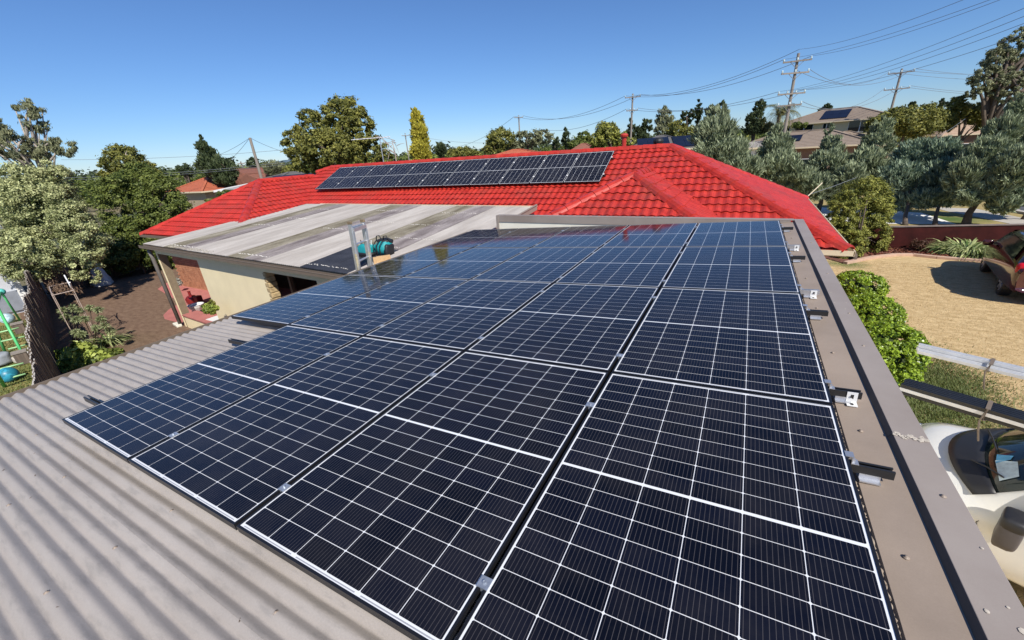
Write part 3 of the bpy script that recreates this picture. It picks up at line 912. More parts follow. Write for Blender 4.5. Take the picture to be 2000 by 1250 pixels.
# underlay so that the roof is closed, back slopes
ul = MB()
d = 0.012
def zz(p, e): return (p[0], p[1], e - d)
ul.add([zz((XL, RY), RZ), zz((XR, RY), RZ), zz((7.17, 17.7), ZE), zz((-16.5, 17.7), ZE)], [(0, 1, 2, 3)])
ul.add([zz((XL, RY), RZ), zz((XR, RY), RZ), zz((7.17, 9.5), ZE), zz((-16.5, 9.5), ZE)], [(0, 1, 2, 3)])
ul.add([zz((XR, RY), RZ), zz((7.17, 9.5), ZE), zz((7.17, 17.7), ZE)], [(0, 1, 2)])
ul.add([zz((XL, RY), RZ), zz((-16.5, 9.5), ZE), zz((-16.5, 17.7), ZE)], [(0, 1, 2)])
WZe = WZ; LZ = ZE + LH * SL
for (X_, H_, AY_, VY_, Z_) in ((WX, WH, WAY, wvy, WZe), (LX, LH, LAY, lvy, LZ)):
    ul.add([zz((X_, AY_), Z_), zz((X_, VY_), Z_), zz((X_ + H_, 9.5), ZE), zz((X_ + H_, AY_ - H_), ZE), zz((X_ - H_, AY_ - H_), ZE), zz((X_ - H_, 9.5), ZE)],
           [(0, 1, 2, 3), (0, 3, 4), (0, 4, 5, 1)])
ul.build('roof_deck', M['tile'], house)
# ridge and hip caps
def caps(p0, p1, w=0.15, ov=0.40):
    p0 = Vector(p0); p1 = Vector(p1)
    L_ = (p1 - p0).length; n = max(1, int(round(L_ / ov))); st = L_ / n
    x = (p1 - p0).normalized(); y = Vector((0, 0, 1)).cross(x).normalized(); z = x.cross(y)
    for i in range(n):
        a_ = p0 + x * (i * st - 0.02); b2 = p0 + x * ((i + 1) * st + 0.02)
        mb = MB()
        prof = [(-w, -0.055), (-w * 0.72, 0.0), (-0.045, 0.045), (0.045, 0.045), (w * 0.72, 0.0), (w, -0.055)]
        vs = []
        for (q, lift, s_) in ((a_, 0.020, 1.06), (b2, 0.004, 0.97)):
            for (py_, pz_) in prof: vs.append(q + y * py_ * s_ + z * (pz_ + lift + 0.035))
            for (py_, pz_) in reversed(prof): vs.append(q + y * py_ * s_ + z * (pz_ + lift + 0.019))
        m_ = len(prof) * 2
        fs = [(j, (j + 1) % m_, (j + 1) % m_ + m_, j + m_) for j in range(m_)]
        fs += [tuple((j, j + 1, m_ - 2 - j, m_ - 1 - j)) for j in range(len(prof) - 1)] + [tuple((j + m_, 2 * m_ - 1 - j, 2 * m_ - 2 - j, j + 1 + m_)) for j in range(len(prof) - 1)]
        mb.add(vs, fs)
        mb.build('ridge_cap', M['tile'], house)
caps((XL, RY, RZ), (XR, RY, RZ))
caps((7.17, 9.5, ZE), (XR, RY, RZ)); caps((7.17, 17.7, ZE), (XR, RY, RZ))
caps((WX, WAY, WZ), (WX, wvy, WZ)); caps((WX + WH, WAY - WH, ZE), (WX, WAY, WZ)); caps((WX - WH, WAY - WH, ZE), (WX, WAY, WZ))
caps((LX, LAY, LZ), (LX, lvy, LZ)); caps((LX + LH, LAY - LH, ZE), (LX, LAY, LZ)); caps((LX - LH, LAY - LH, ZE), (LX, LAY, LZ))
caps((LX, lvy + 0.3, LZ + 0.15), (XL, RY, RZ))
# gutters, fascia
def gutter(p, q, mt, par, out, name='gutter', h=0.095, w=0.10):
    p = Vector(p); q = Vector(q); o_ = Vector((out[0], out[1], 0))
    mb = MB()
    mb.bar(p + o_ * (w / 2) + Vector((0, 0, -h)), q + o_ * (w / 2) + Vector((0, 0, -h)), w, 0.006)
    mb.bar(p + o_ * w + Vector((0, 0, -h / 2)), q + o_ * w + Vector((0, 0, -h / 2)), 0.006, h)
    mb.bar(p + o_ * 0.0 + Vector((0, 0, -h / 2 - 0.01)), q + o_ * 0.0 + Vector((0, 0, -h / 2 - 0.01)), 0.02, h - 0.01)
    mb.bar(p + o_ * (w - 0.005) + Vector((0, 0, 0.0)), q + o_ * (w - 0.005) + Vector((0, 0, 0.0)), 0.018, 0.012)
    return mb.build(name, mt, par)
gutter((7.17, 9.4, ZE), (7.17, 17.8, ZE), M['creamtrim'], house, (1, 0))
gutter((WX + WH, 9.5, ZE), (7.25, 9.5, ZE), M['creamtrim'], house, (0, -1))
gutter((LX - LH, LAY - LH, ZE), (LX + LH, LAY - LH, ZE), M['fascia'], house, (0, -1))
gutter((LX - LH, LAY - LH, ZE), (LX - LH, 17.7, ZE), M['fascia'], house, (-1, 0))
# walls (inset), eave soffit
def wallseg(a_, b2, h, mt, name='wall', t=0.11):
    mb = MB(); mb.bar((a_[0], a_[1], h / 2), (b2[0], b2[1], h / 2), t, h); return mb.build(name, mt, house)
for a_, b2 in (((6.7, 10.0), (6.7, 17.2)), ((WX + WH - .5, 8.1), (WX + WH - .5, 9.94)), ((WX + WH - .44, 10.0), (6.64, 10.0))):
    wallseg(a_, b2, 2.45, M['brick'])
mb = MB(); mb.prism([(LX - LH, LAY - LH), (LX + LH, LAY - LH), (LX + LH, 9.5), (7.17, 9.5), (7.17, 17.7), (LX - LH, 17.7)], ZE - 0.135, ZE - 0.125)
mb.build('soffit', M['creamtrim'], house)
# brick wall of the left wing seen through the patio opening: single bricks laid in courses
BW0, BW1, BY = -16.75, -10.6, 7.60
mb = MB(); mb.box(((BW0 + BW1) / 2, BY + 0.06, 1.2), (BW1 - BW0, 0.09, 2.40)); brickwall = mb.build('brick_wall', M['mortar'], house)
bk = MB(); r_ = random.Random(2)
nb = 0
for j in range(28):
    z = 0.045 + j * 0.086
    x = BW0 + (0.12 if j % 2 else 0)
    while x < BW1 - 0.1:
        bk.box((x + 0.115, BY + 0.008 + r_.uniform(-.003, .003), z), (0.23, 0.05, 0.076)); x += 0.24
kind(bk.build('bricks', M['brick'], brickwall), 'stuff')
mb = MB(); mb.box((-13.85, BY - 0.03, 1.35), (0.9, 0.06, 2.1)); mb.build('dark_door', mat('brown_stained_door', (0.06, 0.035, 0.02), rough=0.5), house)
wallseg((-16.7, 7.72), (-16.7, 17.3), 2.4, M['brick'])
wallseg((-10.55, 9.9), (-0.4, 9.9), 2.4, M['brick'])
# vents on the ridge
vt = MB(); c_ = Vector((1.55, 13.95, RZ - 0.1))
vt.tube([c_, c_ + Vector((0, 0, 0.50))], 0.075, 12); vt.lathe([(0.12, 0), (0.13, 0.05), (0.10, 0.09), (0.02, 0.11)], c_ + Vector((0, 0, 0.47)), 12)
vt.build('flue', M['tile'], house, smooth=False)
c_ = Vector((2.62, 14.0, RZ - 0.15)); vt = MB()
vt.lathe([(0.13, 0), (0.10, 0.15), (0.10, 0.2)], c_, 14)
vt.lathe([(0.10, 0.2), (0.15, 0.26), (0.165, 0.32), (0.15, 0.38), (0.09, 0.42), (0.01, 0.43)], c_, 14)
vn = vt.build('roof_vent', M['grip'], house)
# ------------------------------------------------------------------ solar panels on the red roof
sg = MB()
for (x, y) in CC: cell_poly(sg, x, y, -0.0020, a=GX - 0.0040, b=(PANL - 0.062) / 18 - 0.0016)
grid_mesh = sg.mesh('cell_grid'); grid_mesh.materials.append(M['cell'])
yaw, pit = 0.0132, math.atan(0.5)
X = Vector((math.cos(yaw), math.sin(yaw), 0)); Y = Vector((-math.sin(yaw) * math.cos(pit), math.cos(yaw) * math.cos(pit), math.sin(pit))); Z = X.cross(Y)
BR = Vector((1.466, 11.689, 3.763)) + Z * 0.0
# keep the array 0.12 above the tile plane
pl0 = slope2w(mainf_o, mainf_a, mainf_b, ZE, plan2slope(mainf_o, mainf_a, mainf_b, (BR.x, BR.y)), 0)
BR.z = max(BR.z, pl0[2] + 0.14)
for i in range(11):
    o_ = BR + X * ((i - 11) * PW + 0.01)
    mw = Matrix(((X.x, Y.x, Z.x, o_.x), (X.y, Y.y, Z.y, o_.y), (X.z, Y.z, Z.z, o_.z), (0, 0, 0, 1)))
    lab = 'leftmost' if i == 0 else ('rightmost, beside the bare tiles' if i == 10 else ORD[i] + ' from the left')
    solar(mw, 'upright solar panel high on the red tiled roof, %s' % lab, 'solar panels on the red tiled roof', single=False, cellmesh=grid_mesh)
for yy, lb in ((0.38, 'lower rail'), (1.36, 'upper rail')):
    mw = Matrix(((X.x, Y.x, Z.x, BR.x), (X.y, Y.y, Z.y, BR.y), (X.z, Y.z, Z.z, BR.z), (0, 0, 0, 1))) @ Matrix.Translation((-11 * PW, yy, 0))
    t = thing('mounting_rail', '%s carrying the solar panels on the red tiled roof' % lb, 'mounting rail', group='mounting rails on the red roof', mw=mw, local=True)
    mb = MB(); mb.bar((0, 0, -0.057), (11 * PW + 0.06, 0, -0.057), 0.036, 0.04); mb.build('channel', M['rail'], t)
    mb = MB()
    for i in range(1, 12): mb.box((i * PW, 0, 0.003), (0.05, 0.045, 0.006))
    mb.build('clamps', M['white'], t)['kind'] = 'stuff'

# ================================================================== PATIO ROOM WITH CORRUGATED ROOF
pat = thing('patio_shelter', 'patio with cream rendered wall, two openings and striped corrugated roof left of the garage', 'patio', (-6, 7, 0))
PO = Vector((-10.9, 5.0, 2.80)); PU = Vector((0.99863, -0.0522, 0.0)); PV = Vector((-0.03, 1.0, 0.073)); PVL = 5.80
def pw(u, v_, h=0.0): return PO + PU * u + PV * v_ + Vector((0, 0, h))
def stained(name, c1, c2, rough, scale, st=(1.5, 0.25, 1)):
    return mat(name, c1, rough=rough, var=0.2, scale=scale, col2=c2, stretch=st, fine=0.08, bscale=90)
M['pmetal'] = stained('light_zincalume_sheet', (0.37, 0.335, 0.30), (0.47, 0.44, 0.405), 0.5, 2.0)
M['pdirty'] = mat('grimy_translucent_sheet', (0.14, 0.12, 0.075), rough=0.4, scale=1.6, spec=0.3, col2=(0.28, 0.255, 0.20), stretch=(2.0, 0.5, 1), sharp=(0.35, 0.65), fine=0.15, bscale=40)
M['pviolet'] = mat('faded_violet_translucent_sheet', (0.16, 0.135, 0.13), rough=0.4, scale=1.6, spec=0.3, col2=(0.30, 0.27, 0.26), stretch=(2.0, 0.5, 1), sharp=(0.35, 0.65), fine=0.15, bscale=40)
M['pdark'] = mat('smoky_dark_sheet', (0.035, 0.037, 0.045), rough=0.3, scale=3, var=0.3)
SHW = 0.762
kinds = ['m', 'm', 'd', 'v', 'm', 'm', 'm', 'd', 'v', 'm', 'm', 'd', 'v', 'm']
kinds_last_lower = {}
def psheet(u0, n_, v0, v1, mt, name='roof_sheet', lift=0.0, seg=6):
    V = []; Q = []
    nv = n_ * seg + 1
    for k_, v_ in enumerate((v0, v1)):
        for j in range(nv):
            V.append(tuple(pw(u0 + j * PITCH / seg, v_, 0.0115 * math.cos(2 * PI * j / seg) + lift)))
    for j in range(nv - 1): Q.append((j, j + 1, j + 1 + nv, j + nv))
    mb = MB(); mb.add(V, Q); return mb.build(name, mt, pat, smooth=True)
u = -0.12
for i, kd in enumerate(kinds):
    if kd == 'm': psheet(u, 10, -0.09, PVL, M['pmetal'])
    else:
        mt1 = M['pdirty'] if kd == 'd' else M['pviolet']
        # translucent sheets come in two lengths lapped mid-slope
        cut = 2.6 + (0.9 if kd == 'v' else 0)
        lower = M['pdark'] if i == 11 or i == 12 else mt1
        c0 = 1.55 if i in (11, 12) else cut
        psheet(u, 10, -0.09, c0, lower, lift=0.001)
        psheet(u, 10, c0 - 0.15, PVL, M['pdirty'] if kd == 'd' else M['pviolet'], lift=0.004)
    u += SHW
# extra sheets beyond the back corner of the garage
psheet(u, 8, 3.0, PVL, M['pmetal'])
# dead leaves and white lichen spots along the laps and screws
sp = MB(); r_ = random.Random(8)
for (u0, v_, n_) in ((1.5, 0.12, 26), (1.6, 2.55, 20), (2.2, 3.5, 16), (5.3, 0.15, 26), (5.5, 2.6, 22), (6.2, 3.5, 20), (8.3, 1.5, 26), (8.9, 2.2, 20), (8.3, 3.4, 16), (1.5, 4.9, 18), (5.4, 4.9, 18), (8.4, 4.8, 18), (8.2, 0.1, 20)):
    for j in range(n_):
        p = pw(u0 + j * PITCH * 0.95 * (1.5 / n_ / PITCH if n_ > 20 else 1), v_ + r_.uniform(-.03, .03), 0.011)
        a = r_.uniform(0.010, 0.022)
        sp.lathe([(a, 0), (a * 0.7, 0.006)], p, 6, sx=r_.uniform(.7, 1.4))
sp.build('roof_fixings', mat('white_screw_caps', (0.66, 0.63, 0.57), rough=0.8, var=0.2), pat)['kind'] = 'stuff'
lf = MB(); r_ = random.Random(18)
for i in range(260):
    p = pw(1.6 + r_.random() ** 1.5 * 2.6, -0.06 + abs(r_.gauss(0, .07)), 0.012)
    s_ = r_.uniform(.008, .022); ang = r_.random() * 6
    lf.box(p, (s_ * 2, s_, 0.006), rz=ang)
lf.build('leaf_litter', mat('bleached_leaf_litter', (0.42, 0.38, 0.30), rough=1, var=0.5, scale=50), pat)['kind'] = 'stuff'
# gutter + fascia along the front
mb = MB()
a_ = pw(-0.15, -0.10, -0.03); b2 = pw(10.5, -0.10, -0.03); o_ = Vector((-0.052, -0.9986, 0))
mb.bar(a_ + o_ * 0.06 + Vector((0, 0, -0.07)), b2 + o_ * 0.06 + Vector((0, 0, -0.07)), 0.12, 0.006)
mb.bar(a_ + o_ * 0.12 + Vector((0, 0, -0.035)), b2 + o_ * 0.12 + Vector((0, 0, -0.035)), 0.006, 0.075)
mb.bar(a_ + Vector((0, 0, -0.035)), b2 + Vector((0, 0, -0.035)), 0.006, 0.075)
mb.bar(a_ + o_ * 0.118 + Vector((0, 0, 0.004)), b2 + o_ * 0.118 + Vector((0, 0, 0.004)), 0.02, 0.012)
mb.build('gutter', M['fascia'], pat)
mb = MB(); mb.bar(a_ + o_ * 0.0 + Vector((0, 0.03, -0.06)), b2 + Vector((0, 0.03, -0.06)), 0.03, 0.10); mb.build('fascia', M['fascia'], pat)
mb = MB(); mb.bar(pw(-0.14, -0.1, -0.06), pw(-0.14, PVL, -0.06), 0.02, 0.12); mb.build('barge_board', M['fascia'], pat)
mb = MB(); mb.bar(pw(u + 0.62, 3.0, -0.04), pw(u + 0.62, PVL, 0.0), 0.02, 0.16); mb.bar(pw(u + 0.62, 3.0, 0.03), pw(u + 0.62, PVL, 0.06), 0.06, 0.015); mb.build('side_fascia', M['cap'], pat)
mb = MB(); mb.bar(pw(1.0, PVL + 0.02, 0.01), pw(u + 0.62, PVL + 0.02, 0.01), 0.05, 0.03); mb.build('ridge_flashing', M['creamtrim'], pat)
# wall with openings, in (s along wall, z)
WP = Vector((-10.75, 4.99, 0))
def wl(s, z, d=0.0): return WP + PU * s + Vector((0.052, 0.9986, 0)) * d + Vector((0, 0, z))
def wbox(s0, s1, z0, z1, name='wall', mt=None, t=0.20):
    mb = MB(); n = len(mb.v)
    mb.extr([wl(s0, z0), wl(s1, z0), wl(s1, z1), wl(s0, z1)], Vector((0.052, 0.9986, 0)) * t)
    return mb.build(name, mt or M['cream'], pat)
wbox(0.12, 0.20, 0, 2.50, 'pillar'); mb = MB(); mb.extr([wl(0.202, 0, 0.012), wl(0.235, 0, 0.012), wl(0.235, 2.50, 0.012), wl(0.202, 2.50, 0.012)], Vector((0.052, 0.9986, 0)) * 0.20); mb.build('shaded_jamb', mat('taupe_shaded_jamb', (0.22, 0.17, 0.11), rough=0.8, var=0.15), pat); wbox(0.12, 10.3, 2.502, 2.74, 'lintel'); wbox(0.322, 2.95, 0, 0.42, 'dwarf_wall')  # taupe board: shade on the cream reveal put into its colour
wbox(2.952, 6.35, 0, 2.50, 'wall'); wbox(6.352, 8.42, 0, 0.9, 'dwarf_wall'); wbox(8.422, 10.3, 0, 2.50, 'wall')
mb = MB(); mb.extr([wl(0.30, 0.422, -0.03), wl(2.97, 0.422, -0.03), wl(2.97, 0.422, 0.42), wl(0.30, 0.422, 0.42)], (0, 0, 0.04)); mb.build('wall_cap', M['terracotta'], pat)
# stone facing at the left jamb of the second opening
r_ = random.Random(12)
for j in range(12):
    z = 0.93 + j * 0.130
    mb = MB(); p = wl(6.36 + r_.uniform(-0.01, 0.03), z + 0.065, 0.10)
    mb.box(p, (r_.uniform(0.10, 0.17), 0.21, 0.12), rz=-0.05 + r_.uniform(-.1, .1)); mb.build('stone', mat('honey_stone', (0.40, 0.30, 0.16), rough=0.95, var=0.35, scale=14) if j == 0 else bpy.data.materials['honey_stone'], pat, bevel=0.02)
# dark interior behind the second opening
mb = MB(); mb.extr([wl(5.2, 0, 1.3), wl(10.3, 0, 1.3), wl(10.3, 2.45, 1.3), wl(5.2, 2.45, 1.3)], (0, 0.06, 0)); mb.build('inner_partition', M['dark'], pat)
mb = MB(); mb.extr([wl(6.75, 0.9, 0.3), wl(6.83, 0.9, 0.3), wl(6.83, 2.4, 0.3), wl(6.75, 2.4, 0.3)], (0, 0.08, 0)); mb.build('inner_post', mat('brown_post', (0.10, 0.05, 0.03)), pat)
# corner downpipe with its pale shoe, rafters
mb = MB(); mb.tube([wl(-0.06, 0.10, -0.06), wl(-0.06, 2.35, -0.06), wl(-0.02, 2.6, -0.09)], 0.055, 12); mb.build('downpipe', mat('grey_brown_pipe', (0.17, 0.155, 0.14), rough=0.5), pat, smooth=True)
mb = MB(); mb.box(wl(-0.20, 0.05, -0.10), (0.44, 0.16, 0.09), rz=-0.15); mb.build('footing', M['offwhite'], pat, bevel=0.02)
for s_ in (2.2, 4.4, 6.6, 8.8):
    mb = MB(); mb.bar(pw(s_, 0.1, -0.10), pw(s_, 5.2, -0.10), 0.05, 0.12); mb.build('rafter', M['timber'], pat)
mb = MB(); mb.box(wl(0.2, 1.2, 5.6), (0.12, 0.12, 2.4)); mb.build('rear_post', M['timber'], pat)

# ================================================================== LADDER, TOOLS ON THE PATIO ROOF
def bx(name, c, d, mt, par, rz=0, bevel=0.0):
    mb = MB(); mb.box(c, d, rz=rz); return mb.build(name, mt, par, bevel=bevel)
lad = thing('ladder', 'aluminium extension ladder standing up above the gutter between patio roof and garage', 'ladder', (-0.95, 3.3, 0))
LA = Vector((-0.68, 4.28, 2.70)); LB = Vector((-0.80, 4.67, 2.70)); UPL = Vector((-0.01, 0.055, 1.0)).normalized()
for s_, P_ in ((0, LA), (1, LB)):
    a_ = P_ - UPL * 2.62; b2 = P_ + UPL * (1.05 if s_ == 0 else 1.02)
    mb = MB(); mb.bar(a_, b2, 0.03, 0.075, up=(1, 0, 0)); mb.bar(a_ + Vector((0.04, 0, 0)), b2 + Vector((0.04, 0, -0.12)), 0.022, 0.06, up=(1, 0, 0))
    mb.build('stile', M['alu'], lad)
    bx('end_cap', b2 + Vector((0, 0, 0.015)), (0.085, 0.04, 0.05), mat('worn_orange_cap', (0.20, 0.15, 0.09), var=0.4) if s_ == 0 else bpy.data.materials['worn_orange_cap'], lad)
    bx('warning_sticker', P_ + UPL * 0.36 + Vector((0.036, -0.016 if s_ == 0 else 0.0, 0)), (0.004, 0.032, 0.34) if s_ == 0 else (0.004, 0.03, 0.22), mat('yellow_worn_sticker', (0.42, 0.33, 0.13), var=0.3, scale=30, col2=(0.55, 0.5, 0.36)) if s_ == 0 else bpy.data.materials['yellow_worn_sticker'], lad)
for i in range(-8, 4):
    mb = MB(); mb.tube([LA + UPL * (0.08 + i * 0.30), LB + UPL * (0.08 + i * 0.30)], 0.017, 8); mb.build('rung', M['alu'], lad)
mb = MB(); mb.bar(LA + UPL * 0.94 + Vector((0.05, 0, 0)), LB + UPL * 0.94 + Vector((0.05, 0, 0)), 0.05, 0.06); mb.build('top_brace', M['alu'], lad)

def lump(name, c, r, mt, par, seed=1, k=10, n=14, amp=0.08, sq=0.65):
    rr = random.Random(seed); mb = MB(); vs = []
    ph = [rr.uniform(0, 6) for _ in range(6)]
    for i in range(k + 1):
        a_ = PI * i / k
        for j in range(n):
            b2 = 2 * PI * j / n
            q = 1 + amp * (math.sin(3 * b2 + ph[0]) * math.sin(a_) + math.sin(4 * a_ + ph[1] + b2) + 0.5 * math.sin(7 * b2 + ph[2] + 3 * a_))
            def se(v_): return math.copysign(abs(v_) ** sq, v_)
            vs.append((c[0] + r[0] * q * se(math.sin(a_) * math.cos(b2)), c[1] + r[1] * q * se(math.sin(a_) * math.sin(b2)), c[2] - r[2] * q * se(math.cos(a_))))
    fs = []
    for i in range(k):
        for j in range(n):
            fs.append((i * n + j, i * n + (j + 1) % n, (i + 1) * n + (j + 1) % n, (i + 1) * n + j))
    mb.add(vs, fs); return mb.build(name, mt, par, smooth=True)
def onpat(x, y): # height of the patio roof
    return 2.80 + (y - 5.0) * 0.073 + 0.012
bg1 = Vector((-1.40, 5.55, onpat(-1.40, 5.55)))
t = thing('tool_bag', 'round teal and black tool bag on the patio roof beside the ladder', 'tool bag', bg1)
lump('bag_body', bg1 + Vector((0.10, 0.05, 0.17)), (0.155, 0.17, 0.15), M['teal'], t, 3)
lump('bag_top', bg1 + Vector((0.08, 0.10, 0.28)), (0.15, 0.15, 0.07), M['grip'], t, 4)
lump('side_pocket', bg1 + Vector((0.235, 0.02, 0.13)), (0.055, 0.13, 0.12), M['grip'], t, 5)
for k_, a0 in enumerate((-0.09, 0.11)):
    mb = MB(); mb.tube([bg1 + Vector((0.0 + a0, 0.02, 0.30)), bg1 + Vector((0.03 + a0, 0.02, 0.41)), bg1 + Vector((0.09 + a0, 0.04, 0.42)), bg1 + Vector((0.13 + a0, 0.06, 0.31))], 0.012, 6); mb.build('handle', M['grip'], t, smooth=True)
for k_ in range(3):
    mb = MB(); mb.tube([bg1 + Vector((-0.02 + k_ * .09, -0.155, 0.06)), bg1 + Vector((-0.01 + k_ * .09, -0.165, 0.24)), bg1 + Vector((0.02 + k_ * .09, -0.06, 0.36))], 0.010, 5); mb.build('strap', M['grip'], t)
bg2 = Vector((-1.80, 5.55, onpat(-1.8, 5.55)))
t = thing('tool_pouch', 'open teal tool pouch with black base seen through the ladder rungs', 'tool pouch', bg2)
lump('pouch_body', bg2 + Vector((0.10, -0.10, 0.13)), (0.22, 0.14, 0.12), M['teal'], t, 6)
lump('pouch_base', bg2 + Vector((0.10, -0.12, 0.05)), (0.23, 0.15, 0.06), M['grip'], t, 7)
for k_ in range(4):
    mb = MB(); q = bg2 + Vector((-0.02 + k_ * 0.08, -0.08 + 0.02 * (k_ % 2), 0.2)); mb.tube([q, q + Vector((0.02 * (k_ - 1.5), 0.0, 0.13))], 0.011, 6); mb.build('tool', M['white'] if k_ % 2 else M['grip'], t)
q = Vector((-0.98, 5.10, onpat(-1, 5.1)))
t = thing('timber_block', 'short sawn pine block lying on the patio roof in front of the tool bag', 'wood block', q)
for i in range(2):
    bx('offcut', q + Vector((0.0 + 0.02 * i, 0.02 + 0.075 * i, 0.075 + 0.002 * i)), (0.27, 0.07, 0.13), M['wood'], t, rz=0.9 - 0.04 * i, bevel=0.004)
q2 = Vector((-0.62, 4.95, onpat(0, 4.95) + 0.01))

# ================================================================== BACK YARD, LEFT
def paling_fence(name, label, pts, hfun, par_mat, width=0.1, rails=True, side=1, step=0.098):
    t = thing(name, label, 'fence', (pts[0][0], pts[0][1], 0))
    r = random.Random(len(label)); cnt = 0; s = 0.0
    for (a_, b2) in zip(pts[:-1], pts[1:]):
        a_ = Vector((a_[0], a_[1], 0)); b2 = Vector((b2[0], b2[1], 0)); L_ = (b2 - a_).length; d_ = (b2 - a_) / L_; nrm = Vector((-d_.y, d_.x, 0))
        n = int(L_ / step)
        for i in range(n):
            h = hfun(s) + r.uniform(-.012, .012)
            off = nrm * (0.010 * (1 if cnt % 2 else -1))
            c_ = a_ + d_ * (i + .5) * step + off
            me = MB(); me.box((0, 0, h / 2 + 0.01), (width * 1.08, 0.016, h))
            me.box((0, 0, h + 0.0125), (width * 1.06, 0.0158, 0.005))
            m_ = me.mesh('paling'); m_.materials.append(par_mat); m_.materials.append(M['timber_top'])
            for pp in m_.polygons:
                if pp.index >= 6: pp.material_index = 1
            o = bpy.data.objects.new('paling', m_); C.objects.link(o); o.parent = t
            o.location = c_ - t.location; o.rotation_euler = (r.uniform(-.012, .012), r.uniform(-.01, .01), math.atan2(d_.y, d_.x) + r.uniform(-.02, .02))
            s += step; cnt += 1
        for z in (0.3, 1.0, 1.5):
            mb = MB(); mb.bar(a_ + nrm * side * 0.045 + Vector((0, 0, z)), b2 + nrm * side * 0.045 + Vector((0, 0, z)), 0.04, 0.07); mb.build('fence_rail', par_mat, t)
    return t
def scallop(s): return 1.76 + 0.10 * math.cos(s * 2 * PI / 4.6 + 0.6) - 0.0 + 0.05 * math.sin(s * 1.1)
paling_fence('paling_fence', 'weathered grey paling fence with wavy top line between the two back yards', [(-3.4, 0.42), (-10.4, 1.85), (-20.8, 4.2)], scallop, M['timber'])
paling_fence('rear_fence', 'dark rear paling fence in deep shade behind the back yard', [(-20.8, 4.3), (-25.0, 10.0), (-25.5, 18)], lambda s: 1.7, M['timber'], step=0.12, width=0.12)

# leaf materials
LM = {}
LM['vari'] = leafmat('variegated_leaves', (0.1125, 0.1425, 0.045), (0.621, 0.644, 0.322), 0.2)
LM['mid'] = leafmat('mid_green_leaves', (0.027, 0.051, 0.0105), (0.2185, 0.2587, 0.0575), 0.22)
LM['olive'] = leafmat('olive_leaves', (0.039, 0.057, 0.012), (0.3105, 0.299, 0.069), 0.2)
LM['gum'] = leafmat('eucalypt_leaves', (0.0675, 0.0825, 0.045), (0.3335, 0.345, 0.184), 0.2)
LM['pine'] = leafmat('dark_conifer_needles', (0.018, 0.033, 0.015), (0.0978, 0.1265, 0.0517), 0.1)
LM['gold'] = leafmat('golden_conifer_foliage', (0.22, 0.20, 0.02), (0.62, 0.56, 0.08), 0.2)
LM['jun'] = leafmat('grey_green_juniper', (0.0975, 0.1275, 0.0675), (0.437, 0.4945, 0.299), 0.1)
LM['jun2'] = leafmat('blue_grey_juniper', (0.075, 0.12, 0.075), (0.3795, 0.4715, 0.322), 0.1)
LM['bush'] = leafmat('yellow_green_bush', (0.06, 0.0825, 0.015), (0.391, 0.391, 0.0805), 0.2)
LM['hedge'] = leafmat('bright_glossy_hedge', (0.045, 0.1, 0.006), (0.46, 0.62, 0.06), 0.3, rough=0.35, spec=0.5)
LM['broad'] = leafmat('broad_shrub_leaves', (0.045, 0.09, 0.012), (0.50, 0.58, 0.13), 0.25, rough=0.4)
LM['brown'] = leafmat('dried_vine', (0.10, 0.06, 0.035), (0.26, 0.17, 0.11), 0.1)
LM['red'] = leafmat('dark_red_leaves', (0.05, 0.02, 0.012), (0.14, 0.07, 0.04), 0.1)
LM['strap'] = leafmat('strap_leaves', (0.06, 0.12, 0.02), (0.60, 0.64, 0.30), 0.2, rough=0.4)
LM['palm'] = leafmat('palm_fronds', (0.05, 0.07, 0.02), (0.26, 0.24, 0.10), 0.2)

# big trees at the left
tree('variegated_tree', 'big cream-variegated leafy tree at left edge above the paling fence', [pl(75, 395, 105, 82, 16), pl(155, 455, 62, 72, 16.3), pl(45, 495, 95, 62, 15.5), pl(165, 520, 40, 45, 15.8), pl(100, 345, 55, 34, 16)],
     LM['vari'], 380, 66000, 0.080, 0.6, rfac=0.17, inner=0.5, base=(-22.5, 5.6, 0))
tree('leafy_tree', 'dense dark green broadleaf tree beyond the back yard, left of the red roof', [pl(245, 405, 65, 72, 22), pl(315, 395, 68, 62, 22.5), pl(350, 430, 46, 42, 22), pl(225, 480, 60, 50, 21), pl(300, 455, 60, 42, 21.5), pl(270, 355, 60, 40, 23)],
     LM['mid'], 320, 46000, 0.115, 0.6, rfac=0.16, inner=0.55)
tree('olive_tree', 'olive domed treetop with bare grey limbs rising behind the dense dark green tree', [pl(243, 318, 52, 38, 31), pl(285, 335, 35, 26, 31), pl(215, 335, 28, 30, 31)], LM['olive'], 110, 12000, 0.17, 0.55, rfac=0.2, limbs=8, bark=M['gumbark'])
tree('gum_tree', 'tall open eucalypt with pale twigs at the far left against the sky', [pl(62, 228, 40, 36, 30), pl(18, 285, 55, 34, 29), pl(75, 292, 45, 28, 30), pl(122, 285, 34, 26, 30), pl(-20, 250, 45, 40, 30)],
     LM['gum'], 120, 11000, 0.22, 0.30, style='hang', rfac=0.2, bark=M['gumbark'], limbs=16, trunk_r=0.22)
tree('shade_shrub', 'dark shrub mass in the shaded far corner of the back yard', [pl(300, 490, 60, 40, 21.5), pl(235, 500, 50, 40, 20.5), pl(180, 520, 40, 34, 19.5), pl(345, 500, 30, 30, 22)], LM['mid'], 160, 16000, 0.12, 0.6)
tree('conifer', 'dark leaning conifer with pointed top behind the orange roofed house', [pl(392, 276, 9, 18, 45), pl(402, 296, 20, 22, 45), pl(412, 318, 33, 24, 45), pl(432, 335, 38, 26, 45), pl(440, 350, 30, 14, 45)],
     LM['pine'], 130, 12000, 0.42, 0.32, style='spray', rfac=0.22)
tree('bush', 'small dark bush left of the dark leaning conifer', [pl(362, 332, 16, 16, 50)], LM['pine'], 20, 1500, 0.35)

